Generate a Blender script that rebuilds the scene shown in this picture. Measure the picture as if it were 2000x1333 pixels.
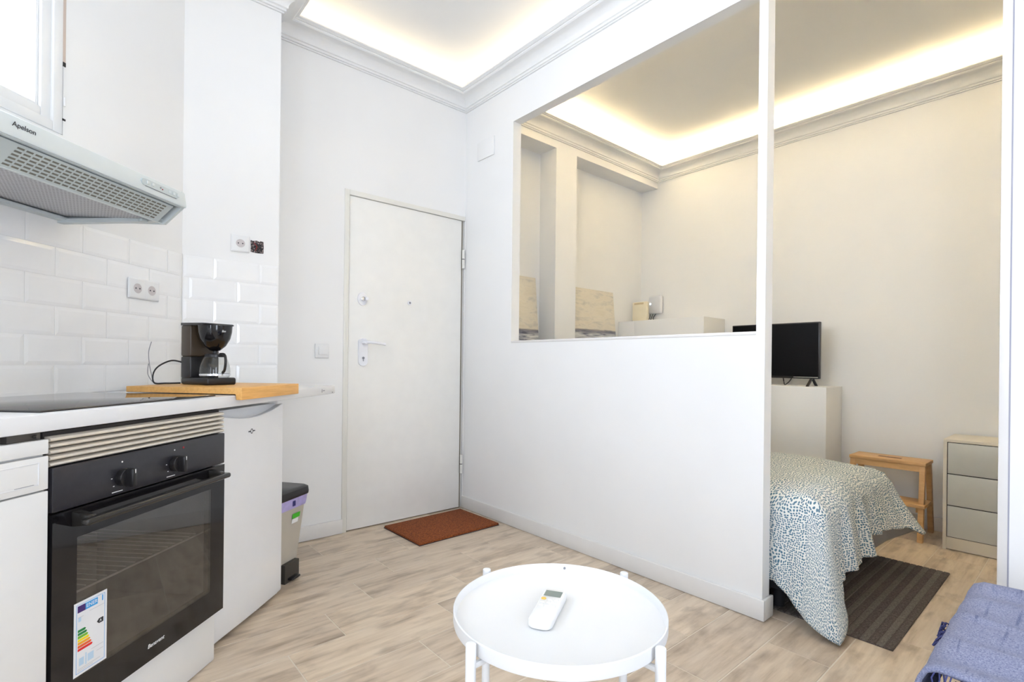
import bpy, bmesh, math, random
from math import radians, sin, cos, pi, sqrt
from mathutils import Vector, Matrix
random.seed(7)
scene = bpy.context.scene
COL = scene.collection
for o in list(bpy.data.objects): bpy.data.objects.remove(o, do_unlink=True)

# ------------------------------------------------------------------ camera
CAM_H = 1.025
yaw, roll = radians(40.924), radians(0.623)
cam_d = bpy.data.cameras.new('camera'); cam = bpy.data.objects.new('camera', cam_d); COL.objects.link(cam)
cam_d.sensor_width = 36.0; cam_d.lens = 998.759 / 2000 * 36.0; cam_d.shift_y = (709.13 - 666.5) / 2000
cam_d.clip_start = 0.02
fw = Vector((sin(yaw), cos(yaw), 0)); r0 = Vector((cos(yaw), -sin(yaw), 0)); u0 = Vector((0, 0, 1))
cr = cos(roll) * r0 + sin(roll) * u0; cu = -sin(roll) * r0 + cos(roll) * u0
cam.matrix_world = Matrix(((cr.x, cu.x, -fw.x, 0), (cr.y, cu.y, -fw.y, 0), (cr.z, cu.z, -fw.z, CAM_H), (0, 0, 0, 1)))
scene.camera = cam

# ------------------------------------------------------------------ world, exposure
W_STRENGTH = 5.0
LED_LIVING = 3.0
LED_BED = 25.5
scene.view_settings.view_transform = 'Standard'; scene.view_settings.look = 'None'
scene.view_settings.exposure = 1.30; scene.view_settings.gamma = 1.0
scene.view_settings.use_curve_mapping = False
world = bpy.data.worlds.new('world'); scene.world = world; world.use_nodes = True
wb = world.node_tree.nodes['Background']; wb.inputs['Color'].default_value = (0.82, 0.865, 1.0, 1); wb.inputs['Strength'].default_value = W_STRENGTH
try: world.cycles.max_bounces = 1024
except Exception: pass

# kitchen wall frame: s runs along the wall away from the camera, n points at the wall
TH = radians(46.263); KROT = radians(90 - 46.263)
DK = Vector((sin(TH), cos(TH), 0)); NK = Vector((-cos(TH), sin(TH), 0))
def KW(s, n, z=0.0): return s * DK + n * NK + Vector((0, 0, z))
NWALL = 1.71
REAR_Y = -2.0

# daylight portals in the kitchen window and the two added unseen windows
def portal(name, center, sx, sy, normal):
    l = bpy.data.lights.new(name, 'AREA'); l.shape = 'RECTANGLE'; l.size = sx; l.size_y = sy
    l.cycles.is_portal = True
    o = bpy.data.objects.new(name, l); COL.objects.link(o); o.location = center
    o.rotation_euler = Vector(normal).to_track_quat('-Z', 'Y').to_euler()
    return o
portal('daylight_portal', KW(0.43, NWALL + 0.13, 2.29), 2.3, 1.0, -NK)
portal('daylight_portal', Vector((0.3, REAR_Y - 0.10, 1.3)), 0.8, 2.1, Vector((0, 1, 0)))

portal('daylight_portal', Vector((-2.30, -0.80, 1.3)), 0.7, 2.1, Vector((1, 0, 0)))

# ------------------------------------------------------------------ materials
def srgb(r, g, b):
    f = lambda c: (c / 255 / 12.92) if c / 255 <= 0.04045 else ((c / 255 + 0.055) / 1.055) ** 2.4
    return (f(r), f(g), f(b), 1)
class NT:
    def __init__(s, name):
        s.m = bpy.data.materials.new(name); s.m.use_nodes = True; s.t = s.m.node_tree
        s.b = s.t.nodes['Principled BSDF']; s.out = s.t.nodes['Material Output']
    def n(s, typ, **kw):
        nd = s.t.nodes.new(typ)
        for k, v in kw.items():
            if hasattr(nd, k): setattr(nd, k, v)
        return nd
    def l(s, a, b): s.t.links.new(a, b)
    def ramp(s, stops, src=None, interp='LINEAR'):
        r = s.n('ShaderNodeValToRGB'); r.color_ramp.interpolation = interp
        el = r.color_ramp.elements
        while len(el) < len(stops): el.new(0.5)
        for e, (p, c) in zip(el, stops): e.position = p; e.color = c
        if src is not None: s.l(src, r.inputs['Fac'])
        return r.outputs['Color']
    def noise(s, vec=None, scale=5.0, detail=3.0, rough=0.5, dist=0.0):
        nd = s.n('ShaderNodeTexNoise'); nd.inputs['Scale'].default_value = scale; nd.inputs['Detail'].default_value = detail
        nd.inputs['Roughness'].default_value = rough; nd.inputs['Distortion'].default_value = dist
        if vec is not None: s.l(vec, nd.inputs['Vector'])
        return nd.outputs['Fac']
    def coord(s, kind='Object', scale=(1, 1, 1)):
        c = s.n('ShaderNodeTexCoord'); mp = s.n('ShaderNodeMapping'); mp.inputs['Scale'].default_value = scale
        s.l(c.outputs[kind], mp.inputs['Vector']); return mp.outputs['Vector']
    def bump(s, h, strength=0.2, dist=0.01):
        b = s.n('ShaderNodeBump'); b.inputs['Strength'].default_value = strength; b.inputs['Distance'].default_value = dist
        s.l(h, b.inputs['Height']); s.l(b.outputs['Normal'], s.b.inputs['Normal'])
MATS = {}
def plain(name, col, rough=0.5, metal=0.0, var=0.03, nscale=12.0, bump=0.0, spec=0.5, coat=0.0):
    if name in MATS: return MATS[name]
    t = NT(name); t.b.inputs['Roughness'].default_value = rough; t.b.inputs['Metallic'].default_value = metal
    t.b.inputs['Specular IOR Level'].default_value = spec; t.b.inputs['Coat Weight'].default_value = coat
    v = t.coord(); f = t.noise(v, nscale, 3)
    a = tuple(max(0, c * (1 - var)) for c in col[:3]) + (1,); b = tuple(min(1, c * (1 + var)) for c in col[:3]) + (1,)
    t.l(t.ramp([(0.3, a), (0.7, b)], f), t.b.inputs['Base Color'])
    if bump: t.bump(t.noise(v, nscale * 6, 4), bump, 0.003)
    MATS[name] = t.m; return t.m
WALL = plain('wall_paint', (0.87, 0.865, 0.85), 0.65, var=0.01, nscale=3, bump=0.03)
CEIL = plain('ceiling_paint', (0.85, 0.845, 0.82), 0.75, var=0.01, nscale=3)
MOULD = plain('moulding_plaster', (0.84, 0.835, 0.815), 0.55, var=0.01)
BASEB = plain('baseboard_white', (0.79, 0.77, 0.74), 0.35, var=0.015)
DOORM = plain('door_lacquer', (0.88, 0.865, 0.82), 0.4, var=0.015)
FRAMEM = plain('door_frame_cream', (0.80, 0.785, 0.72), 0.4, var=0.015)
WHITE = plain('white_lacquer', (0.85, 0.85, 0.84), 0.3, var=0.01)
WHITEPL = plain('white_plastic', (0.82, 0.82, 0.81), 0.3, var=0.01)
FRIDGEW = plain('fridge_white', (0.83, 0.835, 0.845), 0.3, var=0.01)
WORKTOP = plain('worktop_laminate', (0.80, 0.80, 0.80), 0.22, var=0.01)
HOODW = plain('hood_enamel', (0.66, 0.71, 0.71), 0.32, var=0.02)
HOODG = plain('hood_plastic', (0.55, 0.61, 0.61), 0.4, var=0.03)
SLOT = plain('slot_dark', srgb(120, 118, 108), 0.7)
GAP = plain('gap_dark', (0.03, 0.025, 0.022), 0.8)
BLACK = plain('black_plastic', (0.012, 0.011, 0.012), 0.3, var=0.1)
BLACKG = plain('black_gloss', (0.008, 0.007, 0.008), 0.08, var=0.1)
OVENP = plain('oven_panel', (0.022, 0.021, 0.026), 0.32, var=0.1, nscale=60)
STEEL = plain('steel', (0.74, 0.69, 0.61), 0.35, 0.5, var=0.04)
CHROME = plain('chrome', (0.75, 0.75, 0.76), 0.18, 1.0)
SATIN = plain('satin_aluminium', (0.86, 0.86, 0.89), 0.28, 0.1)
BROWN = plain('brown_plastic', srgb(70, 58, 44), 0.35)
GREYT = plain('bin_taupe', srgb(190, 183, 170), 0.45)
LILAC = plain('bag_lilac', srgb(182, 172, 222), 0.4, nscale=40, var=0.12)
NAVY = plain('bag_navy', srgb(45, 42, 110), 0.5)
GREEN = plain('green_print', srgb(70, 190, 40), 0.5)
INK = plain('ink', (0.02, 0.02, 0.025), 0.5)
INKG = plain('ink_grey', (0.25, 0.25, 0.27), 0.5)
WINK = plain('white_ink', (0.85, 0.85, 0.85), 0.4)
REDL = plain('red_mark', srgb(150, 30, 35), 0.4)
LCD = plain('lcd_grey', srgb(128, 140, 134), 0.3)
ORANGE = plain('orange_button', srgb(236, 190, 90), 0.4)
TABLEM = plain('table_powdercoat', (0.79, 0.80, 0.81), 0.32, var=0.005)
DRESS = plain('dresser_front', srgb(205, 205, 198), 0.35, var=0.02)
DRESSB = plain('dresser_body', srgb(222, 214, 198), 0.45, var=0.02)
SOFA = plain('sofa_navy', srgb(70, 78, 120), 0.9, nscale=80, var=0.2, bump=0.2)
MATTR = plain('mattress_ticking', srgb(215, 210, 200), 0.9, var=0.03)
LINING = plain('duvet_lining', srgb(214, 210, 200), 0.9, var=0.03)
BEDB = plain('bed_base_black', (0.012, 0.012, 0.016), 0.7)
CARD = plain('label_card', (0.82, 0.83, 0.85), 0.4)
PRINTS = {k: plain('print_' + k, srgb(*c), 0.45) for k, c in dict(blue=(60, 160, 225), purple=(60, 30, 110), green=(20, 130, 60), lime=(120, 190, 40), yellow=(250, 225, 20), amber=(245, 170, 30), orange=(235, 100, 40), red=(225, 35, 35), pale=(190, 215, 235), grey=(200, 200, 205)).items()}
GROUT = plain('floor_grout', srgb(226, 216, 200), 0.8)
TGROUT = plain('tile_grout', (0.86, 0.855, 0.835), 0.7)
TILE = plain('metro_tile_glaze', (0.92, 0.915, 0.90), 0.12, var=0.012, spec=0.5)
RUBBLE = NT('wall_box_rubble'); _v = RUBBLE.coord(); RUBBLE.l(RUBBLE.ramp([(0.46, (0.008, 0.008, 0.008, 1)), (0.55, srgb(70, 50, 44)), (0.62, srgb(190, 170, 165)), (0.68, (0.015, 0.015, 0.015, 1))], RUBBLE.noise(_v, 140, 3)), RUBBLE.b.inputs['Base Color']); RUBBLE = RUBBLE.m

def emis(name, col, st):
    t = NT(name); t.b.inputs['Base Color'].default_value = (*col, 1); t.b.inputs['Emission Color'].default_value = (*col, 1); t.b.inputs['Emission Strength'].default_value = st; return t.m
LEDL = emis('led_living', (1.0, 0.85, 0.62), LED_LIVING)
LEDB = emis('led_bedroom', (1.0, 0.80, 0.48), LED_BED)
LEDDOT = emis('status_led', (0.8, 0.95, 1.0), 6.0)

def wood(name, stops, stretch=(1.2, 14, 14), rough=0.45, nscale=3.0, knots=True, bump=0.05):
    t = NT(name); oi = t.n('ShaderNodeObjectInfo'); tc = t.n('ShaderNodeTexCoord')
    add = t.n('ShaderNodeVectorMath', operation='ADD'); mul = t.n('ShaderNodeVectorMath', operation='SCALE'); mul.inputs['Scale'].default_value = 1.0
    cmb = t.n('ShaderNodeCombineXYZ')
    m1 = t.n('ShaderNodeMath', operation='MULTIPLY'); m1.inputs[1].default_value = 37.0; t.l(oi.outputs['Random'], m1.inputs[0])
    t.l(m1.outputs[0], cmb.inputs[0]); t.l(m1.outputs[0], cmb.inputs[1]); t.l(m1.outputs[0], cmb.inputs[2])
    t.l(tc.outputs['Object'], add.inputs[0]); t.l(cmb.outputs[0], add.inputs[1])
    mp = t.n('ShaderNodeMapping'); mp.inputs['Scale'].default_value = stretch; t.l(add.outputs[0], mp.inputs['Vector'])
    f1 = t.noise(mp.outputs['Vector'], nscale, 8, 0.62, 0.25)
    c1 = t.ramp(stops, f1)
    mp2 = t.n('ShaderNodeMapping'); mp2.inputs['Scale'].default_value = (stretch[0] * 1.8, stretch[1] * 0.40, stretch[2] * 0.40); t.l(add.outputs[0], mp2.inputs['Vector'])
    f2 = t.noise(mp2.outputs['Vector'], nscale * 0.9, 4, 0.5, 0.3)
    mask = t.ramp([(0.50, (0, 0, 0, 1)), (0.74, (1, 1, 1, 1))], f2)
    mix = t.n('ShaderNodeMix', data_type='RGBA', blend_type='MULTIPLY'); mix.inputs[7].default_value = (0.46, 0.42, 0.39, 1)
    sc = t.n('ShaderNodeMath', operation='MULTIPLY'); sc.inputs[1].default_value = 0.75 if knots else 0.15; t.l(mask, sc.inputs[0]); t.l(sc.outputs[0], mix.inputs[0]); t.l(c1, mix.inputs[6])
    mix2 = t.n('ShaderNodeMix', data_type='RGBA', blend_type='MULTIPLY'); mix2.inputs[0].default_value = 1.0
    r2 = t.ramp([(0.0, (0.84, 0.83, 0.83, 1)), (0.5, (0.98, 0.97, 0.96, 1)), (1.0, (1.06, 1.05, 1.03, 1))], oi.outputs['Random'])
    t.l(mix.outputs[2], mix2.inputs[6]); t.l(r2, mix2.inputs[7]); t.l(mix2.outputs[2], t.b.inputs['Base Color'])
    t.b.inputs['Roughness'].default_value = rough
    if bump: t.bump(f1, bump, 0.004)
    return t.m
PLANK = wood('plank_wood_tile', [(0.25, srgb(178, 159, 136)), (0.42, srgb(208, 190, 168)), (0.62, srgb(222, 206, 185)), (0.8, srgb(212, 194, 171))], (1.1, 13, 13), 0.38, 3.0)
BAMBOO = wood('bamboo', [(0.3, srgb(214, 158, 84)), (0.6, srgb(232, 180, 106)), (0.8, srgb(222, 166, 92))], (2, 30, 30), 0.45, 4.0, False)
BIRCH = wood('stool_birch', [(0.3, srgb(204, 158, 104)), (0.6, srgb(222, 180, 126)), (0.8, srgb(212, 168, 114))], (12, 2, 12), 0.5, 3.0, False)

def glass_mat(name, tint, gloss_w=0.08, rough=0.0):
    t = NT(name); t.t.nodes.remove(t.b)
    tr = t.n('ShaderNodeBsdfTransparent'); tr.inputs['Color'].default_value = (*tint, 1)
    gl = t.n('ShaderNodeBsdfGlossy'); gl.inputs['Roughness'].default_value = rough; gl.inputs['Color'].default_value = (1, 1, 1, 1)
    lw = t.n('ShaderNodeLayerWeight'); lw.inputs['Blend'].default_value = 0.5
    pw = t.n('ShaderNodeMath', operation='POWER'); pw.inputs[1].default_value = 5.0; t.l(lw.outputs['Facing'], pw.inputs[0])
    fr = t.n('ShaderNodeMath', operation='MULTIPLY_ADD'); fr.inputs[1].default_value = 0.95; fr.inputs[2].default_value = gloss_w * 0.5; t.l(pw.outputs[0], fr.inputs[0])
    mx = t.n('ShaderNodeMixShader'); t.l(fr.outputs[0], mx.inputs[0]); t.l(tr.outputs[0], mx.inputs[1]); t.l(gl.outputs[0], mx.inputs[2]); t.l(mx.outputs[0], t.out.inputs['Surface'])
    return t.m
GLASS = glass_mat('window_glass', (0.96, 0.98, 0.98))
JUGG = glass_mat('jug_glass', (0.86, 0.87, 0.86))
OVENG = glass_mat('oven_glass', (0.66, 0.64, 0.62), 0.20)

# hood filter, coir, rug, duvet, throw, paintings
t = NT('hood_filter'); v = t.coord(scale=(1, 1, 1)); w1 = t.n('ShaderNodeTexVoronoi'); w1.inputs['Scale'].default_value = 85; w1.inputs['Randomness'].default_value = 0.0; t.l(v, w1.inputs['Vector'])
t.l(t.ramp([(0.22, srgb(120, 118, 120)), (0.42, srgb(205, 205, 208))], w1.outputs['Distance']), t.b.inputs['Base Color']); t.b.inputs['Roughness'].default_value = 0.45; t.b.inputs['Metallic'].default_value = 0.2; FILTER = t.m
t = NT('coir'); v = t.coord(); f = t.noise(v, 150, 4, 0.75); t.l(t.ramp([(0.34, srgb(84, 40, 14)), (0.5, srgb(142, 72, 28)), (0.68, srgb(176, 98, 44))], f), t.b.inputs['Base Color']); t.b.inputs['Roughness'].default_value = 0.95; t.bump(f, 0.9, 0.006); COIR = t.m
t = NT('rug_weave'); v = t.coord(); f = t.noise(v, 220, 2, 0.6); t.l(t.ramp([(0.35, srgb(58, 52, 48)), (0.65, srgb(104, 96, 90))], f), t.b.inputs['Base Color']); t.b.inputs['Roughness'].default_value = 0.8; t.bump(f, 0.5, 0.003); RUG = t.m
t = NT('rug_weave_light'); v = t.coord(); f = t.noise(v, 220, 2, 0.6); t.l(t.ramp([(0.35, srgb(74, 68, 63)), (0.65, srgb(118, 110, 104))], f), t.b.inputs['Base Color']); t.b.inputs['Roughness'].default_value = 0.6; t.bump(f, 0.5, 0.003); RUG2 = t.m
t = NT('duvet_print'); uv = t.n('ShaderNodeUVMap'); nz = t.n('ShaderNodeTexNoise'); nz.inputs['Scale'].default_value = 9; t.l(uv.outputs[0], nz.inputs['Vector'])
mp = t.n('ShaderNodeMapping'); mp.inputs['Scale'].default_value = (1, 1, 1); t.l(uv.outputs[0], mp.inputs['Vector'])
sub = t.n('ShaderNodeMix', data_type='VECTOR'); sub.inputs[0].default_value = 0.06; t.l(mp.outputs[0], sub.inputs[4]); t.l(nz.outputs['Color'], sub.inputs[5])
vo = t.n('ShaderNodeTexVoronoi'); vo.voronoi_dimensions = '2D'; vo.inputs['Scale'].default_value = 116; vo.inputs['Randomness'].default_value = 0.55; t.l(sub.outputs[1], vo.inputs['Vector'])
t.l(t.ramp([(0.30, srgb(84, 122, 142)), (0.40, srgb(234, 234, 228))], vo.outputs['Distance']), t.b.inputs['Base Color']); t.b.inputs['Roughness'].default_value = 0.9; DUVET = t.m
t = NT('throw_weave'); v = t.coord(); f = t.noise(v, 330, 2, 0.7); vs = t.coord(scale=(5, 60, 10)); f2 = t.noise(vs, 1.6, 4, 0.6)
mx = t.n('ShaderNodeMix', data_type='RGBA', blend_type='MULTIPLY'); mx.inputs[0].default_value = 1.0
t.l(t.ramp([(0.3, srgb(100, 106, 138)), (0.7, srgb(158, 162, 186))], f), mx.inputs[6]); t.l(t.ramp([(0.30, (0.55, 0.58, 0.68, 1)), (0.40, (1, 1, 1, 1))], f2), mx.inputs[7]); t.l(mx.outputs[2], t.b.inputs['Base Color']); t.b.inputs['Roughness'].default_value = 0.95; t.bump(f, 0.4, 0.003); THROW = t.m
def sea(name, hz, seed):
    t = NT(name); tc = t.n('ShaderNodeTexCoord'); sp = t.n('ShaderNodeSeparateXYZ'); t.l(tc.outputs['Generated'], sp.inputs[0])
    mp = t.n('ShaderNodeMapping'); mp.inputs['Scale'].default_value = (2, 2, 9); mp.inputs['Location'].default_value = (seed, seed, seed); t.l(tc.outputs['Generated'], mp.inputs['Vector'])
    f = t.noise(mp.outputs['Vector'], 2.2, 7, 0.6, 0.5)
    sky = t.ramp([(0.3, srgb(196, 192, 182)), (0.5, srgb(226, 218, 202)), (0.7, srgb(216, 207, 190))], f)
    mp2 = t.n('ShaderNodeMapping'); mp2.inputs['Scale'].default_value = (2, 2, 26); mp2.inputs['Location'].default_value = (seed, 3, 1); t.l(tc.outputs['Generated'], mp2.inputs['Vector'])
    f2 = t.noise(mp2.outputs['Vector'], 2.0, 6, 0.6, 0.6)
    water = t.ramp([(0.34, srgb(70, 74, 98)), (0.45, srgb(168, 172, 182)), (0.6, srgb(218, 220, 218))], f2)
    wob = t.n('ShaderNodeMath', operation='MULTIPLY_ADD'); wob.inputs[1].default_value = 0.03; t.l(f, wob.inputs[0]); t.l(sp.outputs[2], wob.inputs[2])
    step = t.ramp([(hz - 0.012, (0, 0, 0, 1)), (hz + 0.012, (1, 1, 1, 1))], wob.outputs[0])
    band = t.ramp([(hz - 0.05, (1, 1, 1, 1)), (hz - 0.02, (0.35, 0.35, 0.42, 1)), (hz + 0.005, (0.35, 0.35, 0.42, 1)), (hz + 0.02, (1, 1, 1, 1))], wob.outputs[0])
    mx = t.n('ShaderNodeMix', data_type='RGBA'); t.l(step, mx.inputs[0]); t.l(water, mx.inputs[6]); t.l(sky, mx.inputs[7])
    m2 = t.n('ShaderNodeMix', data_type='RGBA', blend_type='MULTIPLY'); m2.inputs[0].default_value = 1; t.l(mx.outputs[2], m2.inputs[6]); t.l(band, m2.inputs[7])
    t.l(m2.outputs[2], t.b.inputs['Base Color']); t.b.inputs['Roughness'].default_value = 0.6; return t.m

# ------------------------------------------------------------------ mesh helpers
class B:
    def __init__(s): s.bm = bmesh.new()
    def box(s, lo, hi, bev=0.0, seg=2, mi=0):
        r = bmesh.ops.create_cube(s.bm, size=1.0); vs = r['verts']
        c = [(a + b) / 2 for a, b in zip(lo, hi)]; d = [abs(b - a) for a, b in zip(lo, hi)]
        for v in vs: v.co = Vector((c[0] + v.co.x * d[0], c[1] + v.co.y * d[1], c[2] + v.co.z * d[2]))
        es = list({e for v in vs for e in v.link_edges}); fs = list({f for v in vs for f in v.link_faces})
        for f in fs: f.material_index = mi
        if bev > 0: bmesh.ops.bevel(s.bm, geom=es, offset=min(bev, min(d) * 0.49), segments=seg, profile=0.5, affect='EDGES')
        return s
    def poly(s, pts, mi=0):
        f = s.bm.faces.new([s.bm.verts.new(p) for p in pts]); f.material_index = mi; return s
    def prism(s, prof, a0, a1, axis='x', mi=0, bev=0.0):
        # closed 2D profile (p,q) extruded along axis
        def P(a, p, q): return {'x': (a, p, q), 'y': (p, a, q), 'z': (p, q, a)}[axis]
        A = [s.bm.verts.new(P(a0, *p)) for p in prof]; Bv = [s.bm.verts.new(P(a1, *p)) for p in prof]; n = len(prof)
        fs = [s.bm.faces.new(A), s.bm.faces.new(Bv[::-1])]
        for i in range(n): fs.append(s.bm.faces.new((A[i], Bv[i], Bv[(i + 1) % n], A[(i + 1) % n])))
        for f in fs: f.material_index = mi
        if bev: bmesh.ops.bevel(s.bm, geom=list({e for f in fs for e in f.edges}), offset=bev, segments=2, profile=0.5, affect='EDGES')
        return s
    def cyl(s, p0, p1, r, seg=16, r1=None, bev=0.0):
        p0, p1 = Vector(p0), Vector(p1); ax = (p1 - p0); L = ax.length; q = ax.to_track_quat('Z', 'Y')
        rr = bmesh.ops.create_cone(s.bm, cap_ends=True, segments=seg, radius1=r, radius2=r if r1 is None else r1, depth=L)
        M = Matrix.Translation((p0 + p1) / 2) @ q.to_matrix().to_4x4()
        bmesh.ops.transform(s.bm, matrix=M, verts=rr['verts'])
        if bev:
            es = [e for e in {e for v in rr['verts'] for e in v.link_edges} if any(len(f.verts) > 4 for f in e.link_faces)]
            bmesh.ops.bevel(s.bm, geom=es, offset=bev, segments=2, profile=0.5, affect='EDGES')
        return s
    def lathe(s, prof, c=(0, 0, 0), seg=32, cap=True):
        rings = []
        for r, z in prof: rings.append([s.bm.verts.new((c[0] + r * cos(2 * pi * i / seg), c[1] + r * sin(2 * pi * i / seg), c[2] + z)) for i in range(seg)])
        for a, b in zip(rings, rings[1:]):
            for i in range(seg): s.bm.faces.new((a[i], a[(i + 1) % seg], b[(i + 1) % seg], b[i]))
        if cap: s.bm.faces.new(rings[0][::-1]); s.bm.faces.new(rings[-1])
        return s
    def tube(s, pts, r, seg=8):
        pts = [Vector(p) for p in pts]; rings = []; up = Vector((0.13, 0.31, 0.94)).normalized()
        for i, p in enumerate(pts):
            d = (pts[min(i + 1, len(pts) - 1)] - pts[max(i - 1, 0)]).normalized()
            x = d.cross(up)
            if x.length < 1e-3: x = d.cross(Vector((1, 0, 0)))
            x.normalize(); y = d.cross(x)
            rings.append([s.bm.verts.new(p + r * (cos(2 * pi * k / seg) * x + sin(2 * pi * k / seg) * y)) for k in range(seg)])
        for a, b in zip(rings, rings[1:]):
            for i in range(seg): s.bm.faces.new((a[i], a[(i + 1) % seg], b[(i + 1) % seg], b[i]))
        s.bm.faces.new(rings[0][::-1]); s.bm.faces.new(rings[-1]); return s
    def grid(s, pts, close=False):
        V = [[s.bm.verts.new(p) for p in row] for row in pts]
        for a, b in zip(V, V[1:]):
            n = len(a)
            for i in range(n if close else n - 1): s.bm.faces.new((a[i], a[(i + 1) % n], b[(i + 1) % n], b[i]))
        return s
    def mesh(s, name, mats, smooth=True, angle=35):
        bmesh.ops.recalc_face_normals(s.bm, faces=s.bm.faces[:])
        me = bpy.data.meshes.new(name); s.bm.to_mesh(me); s.bm.free()
        for m in (mats if isinstance(mats, (list, tuple)) else [mats]): me.materials.append(m)
        if smooth: me.shade_smooth(); me.set_sharp_from_angle(angle=radians(angle))
        return me
    def build(s, name, mats, parent=None, label=None, smooth=True, angle=35):
        o = bpy.data.objects.new(name, s.mesh(name, mats, smooth, angle)); COL.objects.link(o)
        if parent: o.parent = parent
        if label: o['label'] = label
        return o
def tag(o, label, cat, group=None, kind=None):
    o['label'] = label; o['category'] = cat
    if group: o['group'] = group
    if kind: o['kind'] = kind
    return o
def struct(o, label, cat): return tag(o, label, cat, kind='structure')
def thing(name, label, cat, loc=(0, 0, 0), rz=0.0, group=None, kind=None):
    o = bpy.data.objects.new(name, None); COL.objects.link(o); o.location = loc; o.rotation_euler = (0, 0, rz); o.empty_display_size = 0.05
    return tag(o, label, cat, group, kind)
def kthing(name, label, cat, s=0.0, n=0.0, z=0.0, **k): return thing(name, label, cat, KW(s, n, z), KROT, **k)
def smoothpts(pts, n=6):
    out = []; P = [Vector(p) for p in pts]; P = [P[0]] + P + [P[-1]]
    for i in range(1, len(P) - 2):
        for k in range(n):
            t = k / n; a, b, c, d = P[i - 1], P[i], P[i + 1], P[i + 2]
            out.append(0.5 * ((2 * b) + (c - a) * t + (2 * a - 5 * b + 4 * c - d) * t * t + (3 * b - a - 3 * c + d) * t ** 3))
    out.append(P[-2]); return out
def text(name, body, size, mat, parent, loc, rot=(pi / 2, 0, 0), align='LEFT', ext=0.0003, shear=0.0):
    cu_ = bpy.data.curves.new(name, 'FONT'); cu_.body = body; cu_.size = size; cu_.extrude = ext; cu_.align_x = align; cu_.align_y = 'CENTER'; cu_.shear = shear
    tmp = bpy.data.objects.new('tmp', cu_); COL.objects.link(tmp)
    dg = bpy.context.evaluated_depsgraph_get(); me = bpy.data.meshes.new_from_object(tmp.evaluated_get(dg))
    bpy.data.objects.remove(tmp); me.name = name; me.materials.clear(); me.materials.append(mat)
    o = bpy.data.objects.new(name, me); COL.objects.link(o); o.parent = parent; o.location = loc; o.rotation_euler = rot; return o

# ------------------------------------------------------------------ room dimensions
PX, PT = 2.112, 0.065          # partition front face, thickness
DY = 2.956                     # entrance door wall
COLY, COLX0, COLX1 = 2.735, 0.386, 0.80
CEILZ, BCEILZ = 3.0, 2.90
BX, NY, NB = 4.12, 2.712, 2.885
REAR, LEFTX, BSIDE = -2.0, -2.2, -0.9
PEND, STUB = 0.887, 0.198
OY0, OY1, OZ0, OZ1 = 0.922, 2.447, 1.160, 2.553

# ------------------------------------------------------------------ floor
b = B(); b.box((LEFTX - 0.15, REAR - 0.15, -0.12), (BX + 0.15, 3.15, -0.0016)); floor = b.build('floor', GROUT)
struct(floor, 'floor of grey-brown wood-look planks with pale grout joints', 'floor')
L, PW, G = 0.606, 0.2075, 0.0042
fullp = B().box((0, 0, -0.012), (L - G, PW - G, 0), 0.0008, 1).mesh('plank', PLANK)
k0 = int((REAR - 0.393) // PW); k1 = int((DY - 0.393) // PW) + 1
count = 0
for k in range(k0, k1):
    y = 0.393 + PW * k; off = 0.983 + (k - 5) * 0.2085
    i = math.floor((LEFTX - off) / L)
    while off + i * L < BX:
        x = off + i * L; i += 1
        xc, yc = x + L / 2, y + PW / 2
        nn = Vector((xc, yc, 0)).dot(NK)
        if nn > NWALL + 0.15 or xc < LEFTX - 0.2 or yc < REAR: continue
        if xc > PX + 0.3 and (yc < BSIDE - 0.05): continue
        o = bpy.data.objects.new('plank', fullp); COL.objects.link(o); o.parent = floor; o.location = (x, y, 0); count += 1

# ------------------------------------------------------------------ ceilings
c = B().box((LEFTX - 0.15, REAR - 0.15, CEILZ), (PX + PT, 3.15, CEILZ + 0.1)).build('ceiling', CEIL); struct(c, 'white living room ceiling lit along its edges by hidden strip light', 'ceiling')
c = B().box((PX + PT, BSIDE - 0.15, BCEILZ), (BX + 0.15, 3.15, BCEILZ + 0.1)).build('ceiling', CEIL); struct(c, 'cream-lit ceiling over the bedroom alcove behind the partition', 'ceiling')

# ------------------------------------------------------------------ walls
# partition with the big inner opening; its header runs on over the doorway
b = B()
ZT = CEILZ
b.box((PX, PEND, 0), (PX + PT, DY, OZ0)); b.box((PX, OY1, OZ0), (PX + PT, DY, ZT)); b.box((PX, OY0, OZ1), (PX + PT, OY1, ZT)); b.box((PX, PEND, OZ0), (PX + PT, OY0, ZT)); b.box((PX, STUB, OZ1), (PX + PT, PEND, ZT))
w = b.build('wall_partition', WALL)
struct(B().box((PX - 0.003, OY0, OZ0 - 0.010), (PX + PT + 0.003, OY1, OZ0 + 0.004), 0.002).build('trim_4', BASEB), 'thin white sill along the bottom of the partition opening', 'trim'); struct(w, 'white partition wall with a large glassless opening above half height', 'wall')
b = B().box((PX, REAR, 0), (PX + PT, STUB, ZT)); w = b.build('wall_right', WALL); struct(w, 'white wall at the far right edge beside the bedroom doorway', 'wall')
tr = B().box((PX - 0.004, STUB - 0.018, 0), (PX + PT + 0.004, STUB + 0.004, OZ1), 0.002).build('trim_3', BASEB); struct(tr, 'narrow white edge strip on the wall end at the far right', 'trim')
B().box((PX - 0.0006, STUB - 0.0215, 0), (PX + 0.002, STUB - 0.018, OZ1)).build('groove_shade', plain('groove_shade_grey', srgb(165, 165, 178), 0.7), tr)  # thin grey strip painted as the shade line of a groove
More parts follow.
